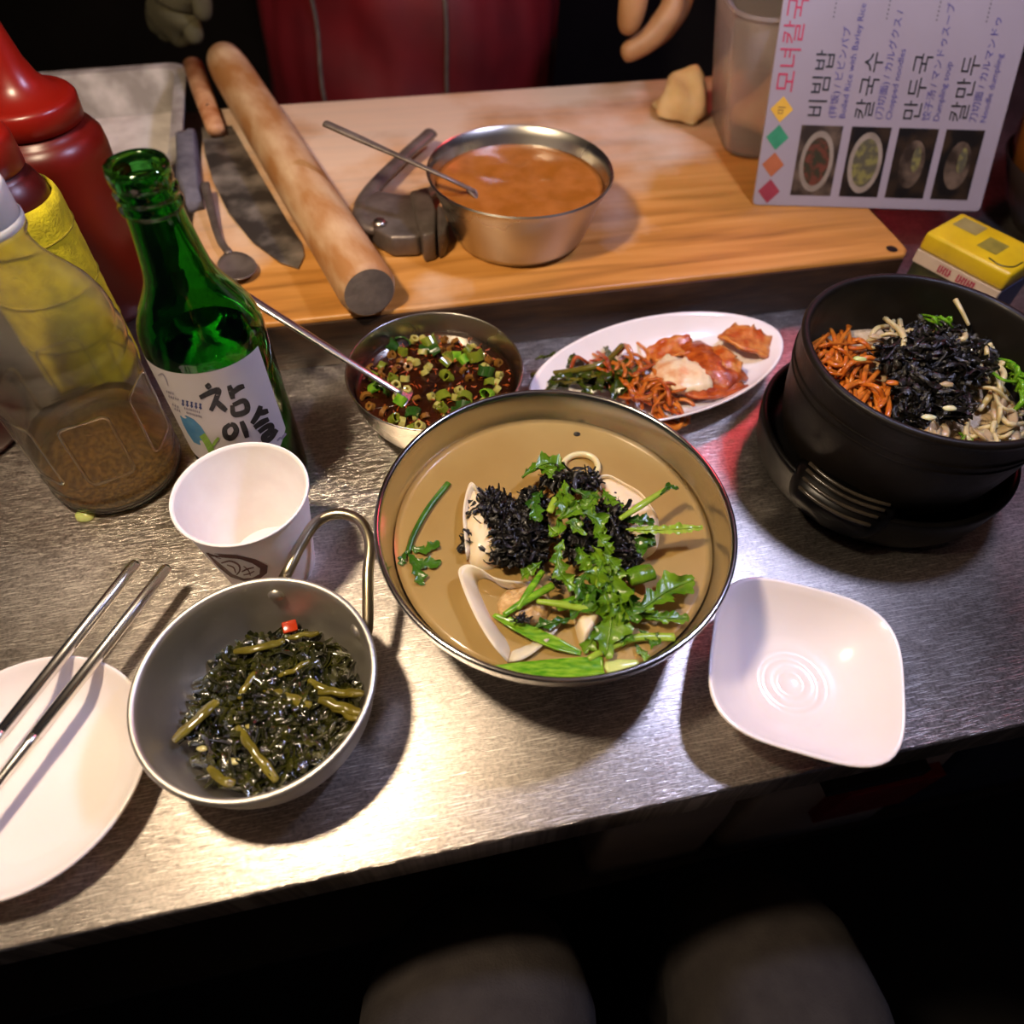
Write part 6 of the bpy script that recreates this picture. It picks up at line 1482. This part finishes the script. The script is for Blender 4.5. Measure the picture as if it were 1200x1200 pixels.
build('sweater', loft([ring_e(0, 0, zz(z), rx, ry, 40, 0.03) for z, rx, ry in ((-0.02, 0.178, 0.140), (0.08, 0.182, 0.142), (0.24, 0.168, 0.128), (0.40, 0.182, 0.134), (0.50, 0.180, 0.116), (0.555, 0.130, 0.092), (0.585, 0.074, 0.072), (0.60, 0.068, 0.068))]), M['navy_cloth'], ck)
build('sleeve', limb(J, ['arm_l0', 'arm_l1', 'arm_l2', 'arm_l3'], 0.013), M['navy_cloth'], ck)
build('sleeve', limb(J, ['arm_r0', 'arm_r1', 'arm_r2', 'arm_r3'], 0.013), M['navy_cloth'], ck)
J2, E2 = subset(['arm_r3', 'arm_r4', 'rpalm'], 0.009)
chain(J2, E2, 'gk', 'rpalm', [hw_(206, 8, 0.034, GY)])
for nm, st_, pts_ in (('gthumb', 'rpalm', ((234, -6, 0.015, -0.02), (241, 28, 0.012, -0.024))), ('gindex', 'gk0', ((222, 30, 0.015, -0.014), (233, 54, 0.011, -0.018))), ('gmiddle', 'gk0', ((208, 36, 0.015, 0.004), (216, 58, 0.011, 0.0))),
                       ('gring', 'gk0', ((194, 32, 0.015, 0.020), (199, 52, 0.011, 0.016))), ('glittle', 'gk0', ((183, 22, 0.013, 0.036), (186, 42, 0.010, 0.032)))):
    chain(J2, E2, nm, st_, [hw_(x, y, r, GY + dy) for x, y, r, dy in pts_])
build('work_glove', skin_geo(J2, E2, 'rpalm', 2), M['olive_cloth'], ck)
for nm in ('leg_l', 'leg_r'):
    build('trouser_leg', limb(J, [f'{nm}{i}' for i in range(5)], 0.020), M['dark_cloth'], ck)
build('trouser_hips', loft([ring_e(0, 0, zz(z), rx, ry, 40, 0.02) for z, rx, ry in ((-0.12, 0.150, 0.100), (-0.06, 0.172, 0.118), (0.02, 0.182, 0.136), (0.09, 0.180, 0.138), (0.14, 0.174, 0.132))]), M['dark_cloth'], ck)
for sg, nm in ((1, 'leg_l'), (-1, 'leg_r')):
    p0, p1 = Vector(J[nm + '5'][:3]), Vector(J[nm + '6'][:3])
    build('shoe', tube([p0 + Vector((0, 0.045, -0.006)), p0 + Vector((0, 0.01, -0.002)), p1 + Vector((0, 0.05, 0.002)), p1 + Vector((0, -0.03, 0.0))], [0.036, 0.041, 0.037, 0.026], 16, flat=0.95), M['jacket'], ck)
face(ck, Vector((0, -0.012, 0.745 - FLOOR_Z)), (0, -1, -0.35))
# apron: a wrapped sheet with soft folds
V, Fc = [], []; na, nh = 64, 40
aA, aB = 0.205, 0.172
for side in (0, 1):
    for j in range(nh + 1):
        z = -0.42 + (0.80) * j / nh
        for i in range(na + 1):
            f = i / na; a = math.radians(-172 + 164 * f)
            k = 1 + (0.10 * max(0, -z) if z < 0 else -0.10 * z)
            wv = 0.010 * nz((f * 7, z * 5.0 + f * 6, 2.0)) + 0.003 * nz((f * 22, z * 7, 5.0)) + 0.006 * math.sin(z * 38 + f * 9) * math.exp(-((z - 0.07) / 0.14) ** 2) * math.sin(math.pi * f)
            rr_ = 1.0 + wv / 0.15 - (0.0025 / 0.15 if side else 0)
            V.append(Vector((aA * k * rr_ * math.cos(a), aB * k * rr_ * math.sin(a), z - FLOOR_Z)))
n1 = (na + 1) * (nh + 1)
for j in range(nh):
    for i in range(na):
        a = j * (na + 1) + i
        Fc.append((a, a + 1, a + na + 2, a + na + 1)); Fc.append((n1 + a, n1 + a + na + 1, n1 + a + na + 2, n1 + a + 1))
apron = build('apron', (V, Fc), M['apron'], ck)
def apron_pt(px, z):
    """column of the apron that a pixel column looks at"""
    best = None
    for i in range(na + 1):
        j = min(nh, max(0, round((z + 0.42) / 0.80 * nh))); v = V[j * (na + 1) + i] + K0
        q = v - CAMP; x = 600 + F_PX * q.dot(_rt) / q.dot(_fw)
        if best is None or abs(x - px) < best[0]: best = (abs(x - px), i)
    return best[1]
for px in (372, 524):
    ic = apron_pt(px, 0.06)
    P = [V[j * (na + 1) + ic] * 1.0 for j in range(2, nh - 1)]
    P = [p + Vector((p.x, p.y, 0)).normalized() * 0.0015 for p in P]
    build('piping', tube(P, 0.0042, 8, flat=0.6), M['piping'], apron)
build('apron_tie', tube([V[25 * (na + 1)], Vector((-0.10, 0.13, 0.17 - FLOOR_Z)), Vector((0.10, 0.13, 0.17 - FLOOR_Z)), V[25 * (na + 1) + na]], 0.006, 8, flat=0.4), M['apron'], apron)

# ---- the seated guest whose knees show under the counter edge
GX, GYc = 0.092, -0.36
gs_ = empty('person', (GX, GYc, FLOOR_Z), 0, 'seated guest in dark grey trousers with both knees under the counter edge', 'person')
Jg, Eg = {}, []
def G(x, y, z, r): return (x - GX, y - GYc, z - FLOOR_Z, r)
Jg['pelvis'] = G(GX, GYc, -0.24, (0.155, 0.115))
for n, y, z, r in (('waist', -0.38, -0.10, (0.140, 0.105)), ('chest', -0.38, 0.09, (0.150, 0.11)), ('upper', -0.37, 0.21, (0.12, 0.085)), ('neck', -0.355, 0.28, 0.055), ('neck2', -0.345, 0.32, 0.052), ('jaw', -0.325, 0.37, (0.058, 0.066)), ('head', -0.32, 0.43, (0.074, 0.088)), ('crown', -0.325, 0.485, (0.06, 0.07))):
    Jg[n] = G(GX, y, z, r)
for a, b in zip(['pelvis', 'waist', 'chest', 'upper', 'neck', 'neck2', 'jaw', 'head'], ['waist', 'chest', 'upper', 'neck', 'neck2', 'jaw', 'head', 'crown']): Eg.append((a, b))
for sg, nm, kx in ((1, 'leg_l', 0.205), (-1, 'leg_r', -0.010)):
    ky = 0.064 if sg > 0 else 0.030; dz = -0.060 if sg > 0 else 0.012
    chain(Jg, Eg, nm, 'pelvis', [G(GX + sg * 0.095, GYc + 0.06, -0.265, 0.090), G((GX + sg * 0.095) * 0.4 + kx * 0.6, -0.19, -0.225, 0.080), G(kx, ky - 0.045, -0.196 + dz, 0.066), G(kx, ky - 0.004, -0.262 + dz, 0.060), G(kx, ky - 0.01, -0.46, 0.052), G(kx, ky - 0.02, -0.70, 0.036), G(kx, ky - 0.02, -0.757, 0.038), G(kx + sg * 0.01, ky + 0.10, -0.774, 0.025)])
for sg, nm in ((1, 'arm_l'), (-1, 'arm_r')):
    chain(Jg, Eg, nm, 'upper', [G(GX + sg * 0.15, -0.37, 0.20, 0.055), G(GX + sg * 0.195, -0.37, 0.13, 0.048), G(GX + sg * 0.225, -0.37, -0.06, 0.040), G(GX + sg * 0.19, -0.25, -0.150, 0.032), G(GX + sg * 0.15, -0.185, -0.150, 0.024), G(GX + sg * 0.135, -0.155, -0.155, 0.026)])
    for k, (dx, ln) in enumerate(((0.024, 0.055), (0.008, 0.068), (-0.008, 0.066), (-0.024, 0.052))):
        chain(Jg, Eg, f'{nm}f{k}', nm + '5', [G(GX + sg * (0.13 + dx), -0.12, -0.160, 0.0095), G(GX + sg * (0.125 + dx), -0.145 + ln, -0.166, 0.0072)])
    chain(Jg, Eg, f'{nm}t', nm + '5', [G(GX + sg * 0.100, -0.14, -0.155, 0.011), G(GX + sg * 0.088, -0.112, -0.162, 0.0085)])
build('body', skin_geo(Jg, Eg, 'pelvis', 2), M['skin'], gs_)
build('jacket', loft([ring_e(0, yy, zz(z), rx, ry, 40, 0.03) for z, yy, rx, ry in ((-0.30, 0.0, 0.178, 0.130), (-0.22, 0.0, 0.186, 0.140), (-0.10, -0.02, 0.176, 0.132), (0.08, -0.02, 0.186, 0.138), (0.18, -0.012, 0.182, 0.118), (0.235, -0.008, 0.130, 0.094), (0.265, 0.0, 0.076, 0.074), (0.28, 0.005, 0.070, 0.070))]), M['jacket'], gs_)
for nm in ('arm_l', 'arm_r'):
    build('sleeve', limb(Jg, [f'{nm}{i}' for i in range(5)], 0.011), M['jacket'], gs_)
for nm in ('leg_l', 'leg_r'):
    build('trouser_leg', limb(Jg, [f'{nm}{i}' for i in range(6)], 0.012), M['trousers'], gs_)
for nm in ('leg_l', 'leg_r'):
    p0, p1 = Vector(Jg[nm + '6'][:3]), Vector(Jg[nm + '7'][:3])
    build('shoe', tube([p0 + Vector((0, -0.045, -0.004)), p0 + Vector((0, -0.01, 0)), p1 + Vector((0, -0.05, 0.003)), p1 + Vector((0, 0.035, 0.0))], [0.036, 0.041, 0.037, 0.026], 16, flat=0.95), M['jacket'], gs_)
face(gs_, Vector((0, 0.040, 0.43 - FLOOR_Z)), (0, 1, -0.6))
stl = empty('round_stool', (GX, -0.38, FLOOR_Z), 0, 'low round dark stool under the seated guest', 'stool')
build('seat', lathe([(0, 0.385), (0.150, 0.385), (0.160, 0.392), (0.160, 0.405), (0.150, 0.412), (0, 0.412)], 48), M['cabinet'], stl)
for k in range(4):
    a = math.radians(45 + 90 * k); build('leg', tube([(0.11 * math.cos(a), 0.11 * math.sin(a), 0.3845), (0.16 * math.cos(a), 0.16 * math.sin(a), 0.004)], 0.011, 10), M['satin'], stl)

# ------------------------------------------------------------------ things kept under the counter
def ubag(u0, u1, v0, v1, z0, z1, mt, label, seed, name='paper_bag', cat='bag'):
    t_ = empty(name, uv((u0 + u1) / 2, (v0 + v1) / 2, z0), YAW, label, cat)
    hx, hy, h = (u1 - u0) / 2, (v1 - v0) / 2, z1 - z0
    rings = []
    for k in range(9):
        f = k / 8; sc = 1 - 0.10 * f * f; rg_ = []
        for x, y in rrect(hx * sc, hy * sc * (1 - 0.12 * f), 0.010 * (1 - 0.5 * f), 5):
            n_ = 0.006 * nz((x * 25, y * 25, f * 3 + seed)) * (0.4 + f)
            rg_.append((x + n_ * 0.5, y + n_, f * h))
        rings.append(rg_)
    build('bag_wall', loft(rings), M[mt], t_, True); return t_, hx, hy, h
SHZ = -0.3018
b1, hx, hy, h = ubag(0.215, 0.375, 0.094, 0.200, SHZ, -0.075, 'bag_paper', 'pale printed paper bag with a red panel on the shelf under the counter', 1.0)
build('red_panel', bevel(box(-0.015, hx * 0.80, -hy - 0.0050, -hy + 0.012, 0.075, 0.150), 0.0006, 1), M['bag_red'], b1, smooth=False)
build('printed_line', bevel(box(-0.04, hx * 0.45, -hy - 0.0045, -hy + 0.016, 0.165, 0.178), 0.0004, 1), M['cabinet'], b1, smooth=False)
ubag(0.10, 0.205, 0.096, 0.20, SHZ, -0.085, 'bag_paper', 'plain pale paper bag on the shelf under the counter', 2.0)
ubag(0.39, 0.53, 0.096, 0.20, SHZ, -0.10, 'bag_blue', 'dark blue plastic bag on the shelf under the counter', 3.0, 'plastic_bag')
